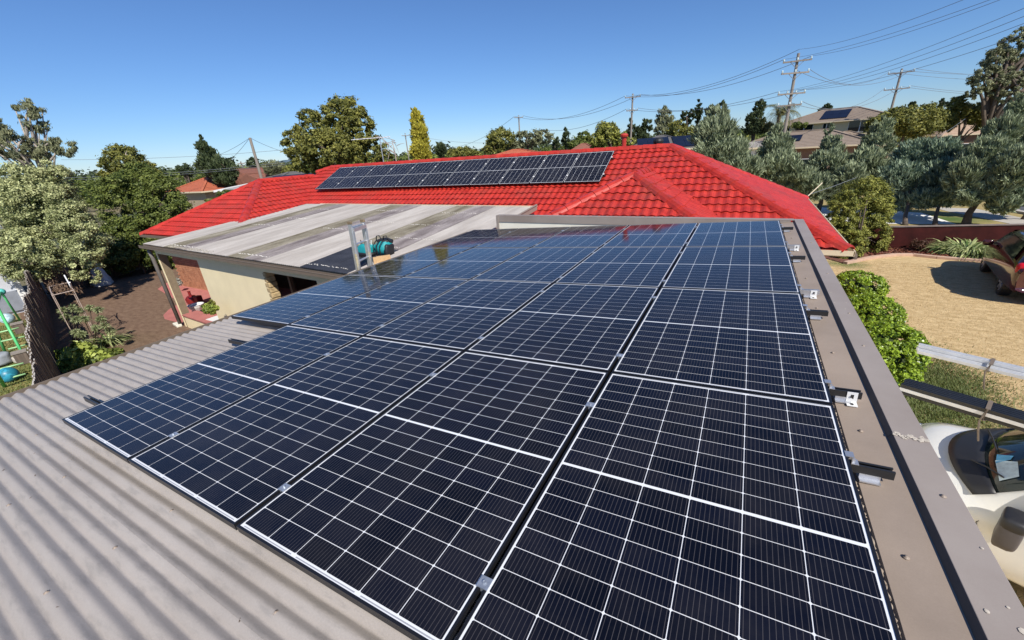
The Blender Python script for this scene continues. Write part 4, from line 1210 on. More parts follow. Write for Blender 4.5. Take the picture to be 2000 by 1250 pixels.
# plants by the arbour
def rosette_plant(name, label, base, heads, mt, seed):
    t = thing(name, label, 'plant', base)
    r = random.Random(seed)
    mb = MB(); V = []; Q = []; T = []; n = 0
    for hp in heads:
        hp = Vector(hp)
        b = Vector((base[0] + r.uniform(-.12, .12), base[1] + r.uniform(-.12, .12), 0))
        mb.tube([b, b.lerp(hp, .5) + Vector((r.uniform(-.05, .05), r.uniform(-.05, .05), 0.05)), hp], 0.012, 5)
        for k_ in range(150):
            dd = Vector((r.gauss(0, 1), r.gauss(0, 1), r.gauss(0.25, 0.8))).normalized()
            ll = r.uniform(0.10, 0.17); sdv = dd.cross(Vector((r.gauss(0, 1), r.gauss(0, 1), r.gauss(0, 1)))).normalized() * 0.012
            p0 = hp + dd * 0.02; p1 = hp + dd * ll + Vector((0, 0, -0.25 * ll))
            V += [p0, (p0 + p1) / 2 + sdv, p1, (p0 + p1) / 2 - sdv]; Q.append((n, n + 1, n + 2, n + 3)); n += 4; T.append(r.random())
    mb.build('stem', M['bark'], t)
    link('flower_heads', npmesh('flower_heads', np.array([tuple(v_) for v_ in V]), np.array(Q), np.array(T)), mt, t)
LM['spurge'] = leafmat('pale_green_flower_heads', (0.10, 0.14, 0.045), (0.46, 0.50, 0.27), 0.25)
rosette_plant('spurge_plant', 'tall plant with round pale green heads in front of the arbour, left clump', G2(150, 668), [G(122, 605, 1.15), G(140, 600, 1.2), G(155, 606, 1.1), G(128, 618, 1.0), G(148, 622, 1.0)], LM['spurge'], 1)
rosette_plant('spurge_plant', 'tall plant with round pale green heads beside the brown yard, right clump', G2(185, 670), [G(175, 600, 1.15), G(192, 604, 1.2), G(164, 622, 1.0), G(196, 622, 1.0), G(205, 635, .9), G(186, 640, .8), G(215, 645, .7)], LM['spurge'], 2)
rosette_plant('spurge_plant', 'low plant with a single pale green head above the broad yellow-green shrub', G2(152, 690), [G(148, 648, .8), G(160, 652, .75)], LM['spurge'], 3)
def straps(name, label, base, n, length, mt, width=0.03, seed=0, up=1.0, cat='plant', rad=0.12):
    r = random.Random(seed); V = []; Q = []; T = []; c_ = 0
    for i in range(n):
        a_ = r.random() * 2 * PI; el = r.uniform(0.35, 1.35) * up
        dx, dy = math.cos(a_), math.sin(a_); L_ = length * r.uniform(.7, 1.15); tt = r.random()
        p = Vector((base[0] + dx * rad * r.random(), base[1] + dy * rad * r.random(), 0.0)); e = el
        sd_ = Vector((-dy, dx, 0)); seg = 6
        for k_ in range(seg + 1):
            w = width * (1 - (k_ / seg) ** 2) * 0.5 + 0.002
            V += [p - sd_ * w, p + sd_ * w]
            if k_: Q.append((c_ - 2, c_ - 1, c_ + 1, c_)); T.append(tt)
            c_ += 2
            p = p + Vector((dx * math.cos(e), dy * math.cos(e), math.sin(e))) * (L_ / seg); e -= 0.36
            p.z = max(p.z, 0.02)
    me = npmesh(name, np.array([tuple(v_) for v_ in V]), np.array(Q), np.array(T))
    t = thing(name, label, cat, (base[0], base[1], 0)); link('leaf_blades', me, mt, t)['kind'] = 'stuff'
    return t
straps('strap_leaf_clump', 'clump of narrow strap leaves at the edge of the brown yard by the garage eave', G2(212, 672), 160, 0.75, LM['strap'], 0.03, 5)
tree('broadleaf_shrub', 'low shrub with big yellow-green leaves beside the corrugated roof edge', [pl(150, 690, 42, 24, 11.4), pl(185, 705, 45, 26, 11.0), pl(130, 715, 35, 22, 11.0)], LM['broad'], 60, 3200, 0.17, 0.62, trunk=False, base=G2(165, 700) + (0,), cat='shrub', rfac=0.3)
tree('dark_shrub', 'dark green shrub low against the paling fence behind the roof edge', [pl(215, 700, 40, 22, 11.2), pl(110, 705, 25, 20, 11.6)], LM['mid'], 50, 3500, 0.12, 0.6, trunk=False, base=G2(205, 705) + (0,), cat='shrub')
# arbour
ax0 = [G(96, 560, 1.72), G(102, 577, 1.72), G(133, 552, 1.72), G(144, 567, 1.72)]
t = thing('arbour', 'pale metal garden arbour with dried brown vine beside the paling fence', 'arbour', (ax0[0][0], ax0[0][1], 0))
pw_m = mat('pale_rusty_metal', (0.45, 0.36, 0.30), rough=0.6, var=0.3, scale=8)
for p in ax0:
    mb = MB(); mb.tube([(p[0], p[1], 0), (p[0], p[1], 1.72)], 0.011, 6); mb.build('post', pw_m, t)
for a_, b2 in ((0, 2), (1, 3), (0, 1), (2, 3)):
    mb = MB(); mb.tube([ax0[a_], ax0[b2]], 0.013, 6); mb.build('top_bar', pw_m, t)
mid = (Vector(ax0[2]) + Vector(ax0[3])) / 2
pa = Vector(ax0[2]); pb = Vector(ax0[3])
mb = MB(); mb.tube([pa.lerp(pb, s_) + Vector((0, 0, 0.25 * (2 * s_ - 1) ** 2 - 0.0)) + (pa - pb).normalized() * 0 for s_ in np.linspace(0, 1, 9)], 0.018, 6); mb.build('curved_crest', M['white'], t)
cs = np.array([np.array(ax0[0]) * (1 - s_) + np.array(ax0[3]) * s_ + rng.normal(size=3) * 0.10 for s_ in np.linspace(0, 1, 14)])
V, Q, T = leaves(cs, np.tile([0, 0, -1.0], (14, 1)), 26, np.full(14, 0.20), 0.09, 0.25, 'hang', 4)
link('dried_vine', npmesh('dried_vine', V, Q, T), LM['brown'], t)
# white draped bundle
p = G(200, 556, 0)
t = thing('draped_bundle', 'white cloth-wrapped bundle standing on the shaded far lawn', 'bundle', p)
mb = MB(); r_ = random.Random(4); vs = []; n_ = 16
for i in range(9):
    h_ = i / 8
    R_ = 0.42 * (1 - h_) ** 0.8 + 0.10
    for j in range(n_):
        w_ = 2 * PI * j / n_
        R2 = R_ * (1 + 0.14 * math.sin(w_ * 5 + h_ * 2) + r_.uniform(-.05, .05))
        vs.append((p[0] + 0.12 * h_ + R2 * math.cos(w_), p[1] + R2 * math.sin(w_) * 0.8, 0.01 + 1.05 * h_))
fs = [(i * n_ + j, i * n_ + (j + 1) % n_, (i + 1) * n_ + (j + 1) % n_, (i + 1) * n_ + j) for i in range(8) for j in range(n_)] + [tuple(8 * n_ + j for j in range(n_))]
mb.add(vs, fs); mb.build('cloth', mat('white_cloth', (0.62, 0.63, 0.62), rough=0.9, var=0.08), t, smooth=True)
mb = MB(); mb.tube([Vector((p[0] + .12, p[1], 0.95)), Vector((p[0] + .13, p[1] - .02, 1.12))], 0.06, 8, r2=0.02); mb.build('tied_neck', bpy.data.materials['white_cloth'], t)
# playhouse, swing frame, balls on the neighbour's lawn
ph0 = Vector(G(62, 606, 0)); dirv = Vector((CW[0] - ph0.x, CW[1] - ph0.y, 0)).normalized()
rz = math.atan2(dirv.y, dirv.x)
t = thing('playhouse', 'white timber playhouse with arched window and grey roof on the neighbouring lawn', 'playhouse', mw=Matrix.Translation(ph0) @ Matrix.Rotation(rz, 4, 'Z') @ Matrix.Scale(1.55, 4), local=True)
# local: X toward camera, Y to the right of view is +? (left of X)
W2 = 3.2
mb = MB(); mb.box((-1.2, W2 / 2 * -1, 0.95), (2.4, W2, 1.9)); mb.build('wall', mat('playhouse_white', (0.5, 0.52, 0.56), rough=0.8), t)
mb = MB(); mb.extr([(0.35, 0.25, 1.86), (0.35, -W2 - 0.3, 1.86), (-1.2, -W2 - 0.3, 2.75), (-1.2, 0.25, 2.75)], (0, 0, 0.07)); mb.extr([(-2.7, 0.25, 1.86), (-2.7, -W2 - 0.3, 1.86), (-1.2, -W2 - 0.3, 2.75), (-1.2, 0.25, 2.75)], (0, 0, 0.07)); mb.build('roof', mat('playhouse_roof', (0.16, 0.18, 0.22), rough=0.6), t)
for k_ in range(5):
    mb = MB(); z = 1.93 + k_ * 0.17; x = 0.30 - k_ * 0.30; mb.box((x, -W2 / 2, z + 0.035), (0.05, W2 + 0.5, 0.03)); mb.build('roof_batten', mat('batten_pale', (0.34, 0.37, 0.42)) if k_ == 0 else bpy.data.materials['batten_pale'], t)
wy, wz = -1.55, 0.95
mb = MB(); arch = [(0.012, wy - .55, .75), (0.012, wy + .55, .75), (0.012, wy + .55, 1.35)] + [(0.012, wy + .55 * math.cos(a_), 1.35 + 0.33 * math.sin(a_)) for a_ in np.linspace(0.3, PI - .3, 8)] + [(0.012, wy - .55, 1.35)]
mb.extr(arch, (0.01, 0, 0)); win = mb.build('window', M['dark'], t)
mb = MB(); mb.box((0.03, wy, 1.2), (0.02, 0.05, 0.95)); mb.box((0.03, wy, 1.22), (0.018, 1.1, 0.05))
mb.build('muntin', M['white'], win)
mb = MB(); mb.tube([Vector(q) + Vector((0.02, 0, 0)) for q in arch + [arch[0]]], 0.035, 6); mb.build('window_frame', M['white'], win)
bx('lower_panel', (0.03, -W2 / 2, 0.33), (0.05, W2, 0.5), mat('playhouse_grey_panel', (0.22, 0.24, 0.28), rough=0.7), t)
bx('corner_post', (0.03, 0.0, 0.95), (0.12, 0.12, 1.9), M['white'], t)
grn = mat('bright_green_tube', (0.10, 0.52, 0.18), rough=0.4, var=0.08)
t = thing('climbing_frame', 'bright green tube climbing frame on the neighbouring lawn', 'climbing frame', (float(G(20, 690)[0]), float(G(20, 690)[1]), 0))
def gt(name, a_, b2, r=0.035, mt=grn):
    mb = MB(); mb.tube([a_, b2], r, 8); return mb.build(name, mt, t, smooth=True)
A0, A1 = G(44, 633, 0.02), G(2, 570, 1.5)
B0, B1 = G(49, 700, 0.02), G(-6, 598, 1.5)
gt('leg', A0, A1, 0.030); gt('leg', B0, B1, 0.034); gt('leg', G(11, 690, 0.02), G(-25, 600, 1.5)); gt('leg', G(9, 755, 0.02), G(-30, 690, 1.2))
gt('top_bar', A1, B1, 0.032)
gl = mat('pale_green_tube', (0.35, 0.62, 0.30), rough=0.4, var=0.08)
for (x0, y0, x1, y1, z) in ((-4, 650, 37, 640, .55), (2, 667, 48, 657, .55), (16, 682, 56, 672, .25), (-4, 722, 46, 709, .35), (2, 743, 50, 730, .15)):
    gt('rung', G(x0, y0, z), G(x1, y1, z), 0.022, gl)
mb = MB(); mb.ball(Vector(A1), 0.11, 12, 8); mb.build('joint', mat('teal_plastic', (0.1, 0.5, 0.42), rough=0.4), t, smooth=True)
for (px, py, r_, col, lab) in ((20, 632, 0.20, (0.45, 0.62, 0.70), 'pale blue ball on the neighbouring lawn behind the green climbing frame'), (24, 745, 0.20, (0.03, 0.25, 0.36), 'dark blue ball under the near green rungs')):
    q = G(px, py, 0); t2 = MB(); t2.ball((0, 0, r_), r_, 18, 12)
    o = t2.build('play_ball', mat('ball_%d' % px, col, rough=0.4, var=0.25, scale=5, sharp=(0.49, 0.51)), None, smooth=True); o.location = q; tag(o, lab, 'ball')
for (px, py, lab) in ((47, 652, 'grey timber box against the paling fence, the one farther from the garage'), (54, 712, 'grey timber box against the paling fence, the one nearer the garage')):
    q = G(px, py, 0); tt = thing('timber_box', lab, 'box', q)
    bx('box_body', Vector(q) + Vector((-.2, 0, 0.18)), (0.26, 0.26, 0.34), M['timber'], tt, rz=-0.2, bevel=0.01); bx('lid', Vector(q) + Vector((-.2, 0, 0.368)), (0.30, 0.30, 0.03), M['pole'], tt, rz=-0.2)
q = G(8, 712, 0); tt = thing('toy_rocker', 'grey and cream plastic toy lying under the green climbing frame', 'toy', q)
lump('toy_body', Vector(q) + Vector((0, 0, 0.2)), (0.30, 0.18, 0.18), mat('grey_plastic', (0.3, 0.33, 0.36)), tt, 5); lump('toy_seat', Vector(q) + Vector((0.25, 0.25, 0.1)), (0.28, 0.1, 0.08), mat('cream_plastic', (0.55, 0.5, 0.42)), tt, 8)

# patio contents
def pot(name, label, p, r, h, mt, cat='pot'):
    t = thing(name, label, cat, p); mb = MB(); mb.lathe([(r * .6, 0), (r * .9, h * .6), (r, h), (r * 1.05, h + .01), (r * .85, h), (r * .8, h * .8)], p, 16); mb.build('bowl', mt, t, smooth=False); return t
q = Vector(G(386, 606, 0.25)); q.z = 0.012
t = pot('planter_bowl', 'white round bowl on a pedestal inside the left patio opening', q + Vector((0, 0, 0.25)), 0.24, 0.2, M['white'])
mb = MB(); mb.lathe([(0.2, 0), (0.08, 0.06), (0.07, 0.22), (0.12, 0.25)], q, 12); mb.build('pedestal', M['offwhite'], t)
q = Vector(G(378, 592, 0.05)); q.z = 0.012
redm = mat('dark_red_enamel', (0.20, 0.02, 0.02), rough=0.3)
t = thing('fire_pot', 'dark red enamel chiminea with short chimney inside the left patio opening', 'chiminea', q)
mb = MB(); mb.lathe([(0.14, 0), (0.20, 0.09), (0.21, 0.24), (0.14, 0.33), (0.06, 0.36)], q, 16); mb.build('belly', redm, t, smooth=True)
mb = MB(); mb.lathe([(0.05, 0.34), (0.045, 0.5), (0.065, 0.52)], q + Vector((-.03, 0, 0)), 12); mb.build('chimney', redm, t)
bx('side_box', q + Vector((0.24, 0.1, 0.18)), (0.2, 0.24, 0.30), redm, t, rz=.3, bevel=.03)
tree('potted_shrub', 'green potted shrub inside the left patio opening by the terracotta ledge', [pl(412, 605, 17, 10, 10.8), pl(402, 600, 9, 8, 10.8)], LM['broad'], 30, 1500, 0.08, 0.5, trunk=False, base=(float(G(410, 616)[0]), float(G(410, 616)[1]), 0), cat='shrub')
tree('dry_shrub', 'dry brown-green shrub behind the potted shrub on the patio', [pl(418, 592, 14, 9, 11.6)], LM['olive'], 20, 1000, 0.08, 0.4, trunk=False, base=(float(G(418, 602)[0]), float(G(418, 602)[1]), 0), cat='shrub')
q = Vector(G(424, 622, 0.45)); t = thing('garden_chair', 'white garden chair frame half hidden behind the cream wall corner', 'chair', (q.x, q.y, 0))
for dx, dy in ((-.2, -.2), (.2, -.2), (.2, .2), (-.2, .2)):
    mb = MB(); mb.tube([(q.x + dx, q.y + dy, 0.01), (q.x + dx, q.y + dy, 0.45)], 0.015, 6); mb.build('leg', M['white'], t)
bx('seat', (q.x, q.y, 0.46), (0.44, 0.44, 0.03), M['white'], t)
mb = MB(); mb.tube([(q.x - .2, q.y + .2, 0.45), (q.x - .2, q.y + .25, 0.85), (q.x + .2, q.y + .25, 0.85), (q.x + .2, q.y + .2, 0.45)], 0.015, 6); mb.build('backrest', M['white'], t)
tree('white_flower_bush', 'small grey-white flowering bush beside the orange brick wall', [pl(349, 551, 7, 9, 17.3)], leafmat('white_flowers', (0.12, 0.14, 0.1), (0.6, 0.6, 0.55)), 16, 700, 0.10, 0.5, trunk=False, cat='bush')

# ================================================================== FRONT GARDEN, RIGHT
FL = [(6.9, 20.35), (9.3, 21.05), (11.7, 21.72), (14.1, 22.36), (16.5, 23.0), (18.9, 23.65)]
frd = mat('maroon_painted_fence', (0.040, 0.0075, 0.0065), rough=0.7, var=0.45, scale=2.2, spec=0.15, bump=0.1, bscale=30)  # maroon darkened further to stand for the missing tree shade
t = thing('front_fence', 'low maroon painted fence with timber capping behind the mulched bed', 'fence', (FL[0][0], FL[0][1], 0))
for i in range(len(FL) - 1):
    a_ = Vector((FL[i][0], FL[i][1], 0)); b2 = Vector((FL[i + 1][0], FL[i + 1][1], 0))
    mb = MB(); mb.bar(a_ + Vector((0, 0, 0.47)), b2 + Vector((0, 0, 0.47)), 0.05, 0.88); mb.build('panel', frd, t)
    d_ = (b2 - a_).normalized(); nrm = Vector((d_.y, -d_.x, 0))
    mb = MB(); mb.bar(a_ + Vector((0, 0, 0.93)), b2 + Vector((0, 0, 0.93)), 0.12, 0.04); mb.build('capping', M['timber_top'] if False else mat('fence_cap_grey', (0.20, 0.16, 0.14), var=0.2) if i == 0 else bpy.data.materials['fence_cap_grey'], t)
    mb = MB(); mb.bar(a_ + nrm * 0.04 + Vector((0, 0, 0.10)), b2 + nrm * 0.04 + Vector((0, 0, 0.10)), 0.04, 0.10); mb.build('plinth', frd, t)
    mb = MB(); mb.box(a_ - nrm * 0.08 + Vector((0, 0, 0.45)), (0.09, 0.09, 0.88), rz=math.atan2(d_.y, d_.x)); mb.build('post', frd, t)
# mulch bed and kerb edging
ed = [G2(*p) for p in ((1650, 516), (1703, 505), (1747, 500), (1782, 500), (1828, 505), (1875, 509), (1933, 513), (2060, 528))]
M['mulch'] = mat('red_brown_mulch', (0.13, 0.038, 0.026), rough=1, var=0.5, scale=14, col2=(0.24, 0.10, 0.065), bump=1.0, bscale=25)
sheet('garden_bed', ed + [(17.5, 23.2), (14.0, 22.25), (9.2, 20.95), (7.6, 20.4)], 0.030, M['mulch'])
eg = thing('garden_edging', 'curved pink-cream concrete edging between dry lawn and mulched bed', 'edging', (ed[3][0], ed[3][1], 0))
for i in range(len(ed) - 1):
    a_ = Vector((ed[i][0], ed[i][1], 0.05)); b2 = Vector((ed[i + 1][0], ed[i + 1][1], 0.05))
    mb = MB(); mb.bar(a_, b2, 0.16, 0.10); mb.build('edging_block', mat('pinkish_concrete', (0.50, 0.34, 0.25), var=0.12, scale=5, rough=0.9) if i == 0 else bpy.data.materials['pinkish_concrete'], eg, bevel=0.01)
# mulch chips
r_ = np.random.default_rng(31)
n_ = 2600
s0 = r_.random(n_) * 6.2; w0 = r_.random(n_)
ea = np.array(ed[1:7]); seg = np.clip((s0 / 6.2 * (len(ea) - 1)), 0, len(ea) - 1.001); i0 = seg.astype(int); fr = seg - i0
edge = ea[i0] * (1 - fr)[:, None] + ea[i0 + 1] * fr[:, None]
fz = np.array([FL[1]]) + (np.array([FL[3]]) - np.array([FL[1]])) * ((edge[:, :1] - 9.3) / 4.8)
pos = edge * (1 - w0)[:, None] + fz * w0[:, None]
V = []; 
cen = np.c_[pos, 0.045 + 0.02 * r_.random(n_)]
a1 = unit(r_.normal(size=(n_, 3)) * np.array([1, 1, .4])) * 0.05 * (0.5 + r_.random((n_, 1)))
b1 = unit(np.cross(a1, r_.normal(size=(n_, 3)))) * 0.018
VV = np.stack([cen - a1 - b1, cen - a1 + b1, cen + a1 + b1, cen + a1 - b1], 1).reshape(-1, 3)
LM['mulch'] = leafmat('mulch_chips', (0.06, 0.018, 0.012), (0.34, 0.13, 0.08), 0.0)
o = link('mulch_chips', npmesh('mulch_chips', VV, np.arange(n_ * 4).reshape(-1, 4), r_.random(n_)), LM['mulch']); o['kind'] = 'stuff'
ag = G2(1890, 496)
straps('agapanthus', 'wide clump of arching green and cream strap leaves in the mulched bed', (ag[0], ag[1]), 620, 1.0, LM['strap'], 0.055, 9, rad=0.8)
q = G(1792, 492, 0); tree('red_leaf_shrub', 'small dark red-brown shrub in the mulched bed by the maroon fence', [((q[0], q[1], 0.28), (0.33, 0.33, 0.3))], LM['red'], 30, 1600, 0.06, 0.5, cat='shrub')
# round bush by the house corner
bb = G2(1668, 512)
tree('round_bush', 'large rounded yellow-green bush beside the right corner of the red roof', [pl(1680, 408, 66, 66, 16.8), pl(1640, 432, 44, 62, 16.3), pl(1690, 465, 56, 48, 16.6), pl(1655, 480, 42, 38, 16), pl(1718, 420, 36, 44, 17)],
     LM['bush'], 420, 60000, 0.075, 0.45, rfac=0.13, inner=0.6, base=(bb[0], bb[1], 0), cat='bush')
# clipped hedge of three mounds
def hed(px, py, z, rx, ry, rz_, lab, n):
    c_ = G(px, py, z)
    tree('hedge_shrub', lab, [((c_[0], c_[1], z), (rx, ry, rz_)), ((c_[0], c_[1], z * .5), (rx * 1.02, ry * 1.02, z * .55))], LM['hedge'], 460, int(n * 1.2), 0.050, 0.8, rfac=0.10, inner=0.86, cat='hedge shrub', group='row of bright green hedge mounds', trunk=False, base=(c_[0], c_[1], 0))
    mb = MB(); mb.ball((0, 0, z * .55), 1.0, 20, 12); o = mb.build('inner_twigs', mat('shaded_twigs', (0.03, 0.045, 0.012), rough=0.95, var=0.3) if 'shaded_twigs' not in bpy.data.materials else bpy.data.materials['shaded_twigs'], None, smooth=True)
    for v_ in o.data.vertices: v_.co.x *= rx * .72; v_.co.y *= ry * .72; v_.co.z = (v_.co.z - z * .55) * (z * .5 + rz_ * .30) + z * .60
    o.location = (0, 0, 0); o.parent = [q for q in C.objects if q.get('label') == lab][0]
hed(1676, 560, 0.58, 0.66, 0.72, 0.46, 'bright green hedge mound farthest from the camera, nearest the round bush', 20000)
hed(1697, 612, 0.62, 0.66, 0.68, 0.48, 'bright green hedge mound in the middle of the row beside the parapet', 23000)
hed(1728, 680, 0.66, 0.66, 0.74, 0.54, 'yellowest green hedge mound nearest the white van', 28000)
# lawn blades
def blades(name, n, fun, h, mt, seed, w=0.006):
    r = np.random.default_rng(seed); P = fun(r, n); n = len(P)
    a_ = r.random(n) * 2 * PI; hh = h * (0.4 + 0.9 * r.random(n)); ln = hh * (0.3 + r.random(n))
    d = np.c_[np.cos(a_), np.sin(a_), np.zeros(n)]; s = np.c_[-np.sin(a_), np.cos(a_), np.zeros(n)] * w
    b0 = np.c_[P, np.full(n, 0.004)]
    tip = b0 + d * ln[:, None] + np.array([0, 0, 1]) * hh[:, None]
    V = np.stack([b0 - s, b0 + s, tip], 1).reshape(-1, 3)
    o = link(name, npmesh(name, V, np.arange(n * 3).reshape(-1, 3), r.random(n)), mt); o['kind'] = 'stuff'; return o
LM['dryg'] = leafmat('dry_grass_blades', (0.40, 0.28, 0.13), (0.66, 0.52, 0.30), 0.15)
LM['greeng'] = leafmat('green_grass_blades', (0.06, 0.09, 0.02), (0.24, 0.28, 0.09), 0.25)
def f1(r, n):
    y = 6 + 14 * r.random(n) ** 1.3; x = 8.2 + 6.5 * r.random(n); return np.c_[x, y][(y < 19.2)]
blades('dry_grass', 150000, f1, 0.022, LM['dryg'], 1, 0.0035)
def f2(r, n):
    c_ = np.array([[8.75, 8.6], [8.3, 7.2], [8.6, 6.3], [9.2, 9.6]])[r.integers(0, 4, n)]; return c_ + r.normal(size=(n, 2)) * np.array([0.45, 0.7])
blades('green_grass', 34000, f2, 0.06, LM['greeng'], 2, 0.007)
def f3(r, n):
    return np.c_[-18 + 12 * r.random(n), -1.5 + 4.5 * r.random(n)]
def f3b(r, n):
    p = f3(r, n); return p[p[:, 1] < 0.6 - 0.2 * (p[:, 0] + 3.4) - 0.35]
blades('neighbour_grass', 30000, f3b, 0.05, LM['greeng'], 3, 0.012)
# ------------------------------------------------------------------ vehicles
def loft(sts, n_cap=True):
    """sts: list of (x, half profile [(y,z)...] bottom->top)"""
    mb = MB(); m_ = len(sts[0][1]); vs = []
    for x, pr in sts:
        for y, z in pr: vs.append((x, y, z))
        for y, z in reversed(pr): vs.append((x, -y, z))
    k = 2 * m_; fs = []
    for i in range(len(sts) - 1):
        for j in range(k): fs.append((i * k + j, (i + 1) * k + j, (i + 1) * k + (j + 1) % k, i * k + (j + 1) % k))
    fs.append(tuple(range(k))[::-1]); fs.append(tuple((len(sts) - 1) * k + j for j in range(k)))
    mb.add(vs, fs); return mb
def wheel(t, x, y, r=0.34, w=0.22):
    s = 1 if y > 0 else -1
    mb = MB(); n = 24; prof = [(r * .62, -w / 2), (r * .93, -w / 2), (r, -w / 2 + .03), (r, w / 2 - .03), (r * .93, w / 2), (r * .62, w / 2)]
    vs = [(x + q * math.cos(2 * PI * j / n), y + z_, r + q * math.sin(2 * PI * j / n)) for q, z_ in prof for j in range(n)]
    fs = [(i * n + j, i * n + (j + 1) % n, (i + 1) * n + (j + 1) % n, (i + 1) * n + j) for i in range(5) for j in range(n)]
    mb.add(vs, fs); wo = mb.build('wheel', M['grip'], t)
    mb = MB()
    for k_ in range(7):
        a_ = 2 * PI * k_ / 7; mb.bar((x, y + s * w * .45, r), (x + r * .62 * math.cos(a_), y + s * w * .45, r + r * .62 * math.sin(a_)), 0.03, 0.05)
    mb.build('rim', M['alu'], wo)
def prof_(w, z0, belt, wr, zt, cr=0.08):
    return [(w * .80, z0), (w * .96, z0 + .06), (w, (z0 + belt) * .5), (w * .985, belt - .05), (w * .95, belt), (wr, zt - cr), (wr * .86, zt - cr * .25), (wr * .45, zt)]
carpaint = lambda name, col, r=0.25: mat(name, col, rough=r, var=0.02, spec=0.5, coat=0.6)
PWH = carpaint('cream_white_paint', (0.74, 0.735, 0.69))
hd = math.radians(156)
MV = Matrix.Translation((7.47, 5.62, 0)) @ Matrix.Rotation(hd, 4, 'Z')
t = thing('white_van', 'cream-white van parked nose towards the garage with rail bundles on its roof rack', 'van', mw=MV, local=True)
st = [(0.02, prof_(.60, .35, .62, .50, .66)), (-.03, prof_(.74, .26, .80, .60, .86)), (-.14, prof_(.82, .22, .88, .66, .97)), (-.32, prof_(.88, .22, .94, .74, 1.04)), (-.52, prof_(.90, .22, .95, .76, 1.06)),
      (-.80, prof_(.97, .22, .96, .76, 1.18)), (-1.10, prof_(.97, .22, .98, .74, 1.46)), (-1.38, prof_(.97, .22, 1.04, .74, 1.70)), (-1.62, prof_(.97, .22, 1.10, .76, 1.84)), (-2.6, prof_(.97, .22, 1.13, .77, 1.88)),
      (-3.9, prof_(.97, .22, 1.13, .76, 1.87)), (-4.45, prof_(.95, .24, 1.10, .73, 1.82)), (-4.58, prof_(.84, .30, 1.05, .66, 1.70))]
o = loft(st).build('body', PWH, t, smooth=True); sub = o.modifiers.new('s', 'SUBSURF'); sub.levels = 2; sub.render_levels = 2
glassd = mat('dark_window_glass', (0.012, 0.020, 0.020), rough=0.04, var=0.3, scale=2, spec=0.6)
def patch(f, nu, nv):
    mb = MB(); vs = [f(i / nu, j / nv) for i in range(nu + 1) for j in range(nv + 1)]
    fs = [(i * (nv + 1) + j, (i + 1) * (nv + 1) + j, (i + 1) * (nv + 1) + j + 1, i * (nv + 1) + j + 1) for i in range(nu) for j in range(nv)]
    mb.add(vs, fs); return mb
def wsf(u, v_):
    s = 2 * u - 1; y = s * (.77 - .10 * v_); x = (-.66 - .17 * s * s) * (1 - v_) + (-1.40 - .12 * s * s) * v_; z = (1.19 - .06 * s * s) * (1 - v_) + (1.83 - .07 * s * s) * v_ + 0.02
    return (x, y, z)
o = patch(wsf, 14, 8).build('windscreen', glassd, t, smooth=True); so = o.modifiers.new('sol', 'SOLIDIFY'); so.thickness = 0.01
def cwf(u, v_):
    s = 2 * u - 1; y = s * (.82 - .03 * v_); x = (-.40 - .30 * s * s) * (1 - v_) + (-.67 - .17 * s * s) * v_; z = (1.085 - .045 * s * s) * (1 - v_) + (1.20 - .06 * s * s) * v_ + 0.022
    return (x, y, z)
cowl = patch(cwf, 14, 4).build('cowl', M['grip'], t, smooth=True); so = cowl.modifiers.new('sol', 'SOLIDIFY'); so.thickness = 0.012
for s_ in (-.35, .25):
    mb = MB(); a_ = Vector(cwf(.5 + s_ * .9, .6)) + Vector((0, 0, .02)); b2 = Vector(wsf(.5 + s_ * .5 + .28, .12)) + Vector((0.01, 0, .02)); mb.tube([a_, a_.lerp(b2, .5) + Vector((0, 0, .015)), b2], 0.009, 5); mb.build('wiper', M['grip'], t)
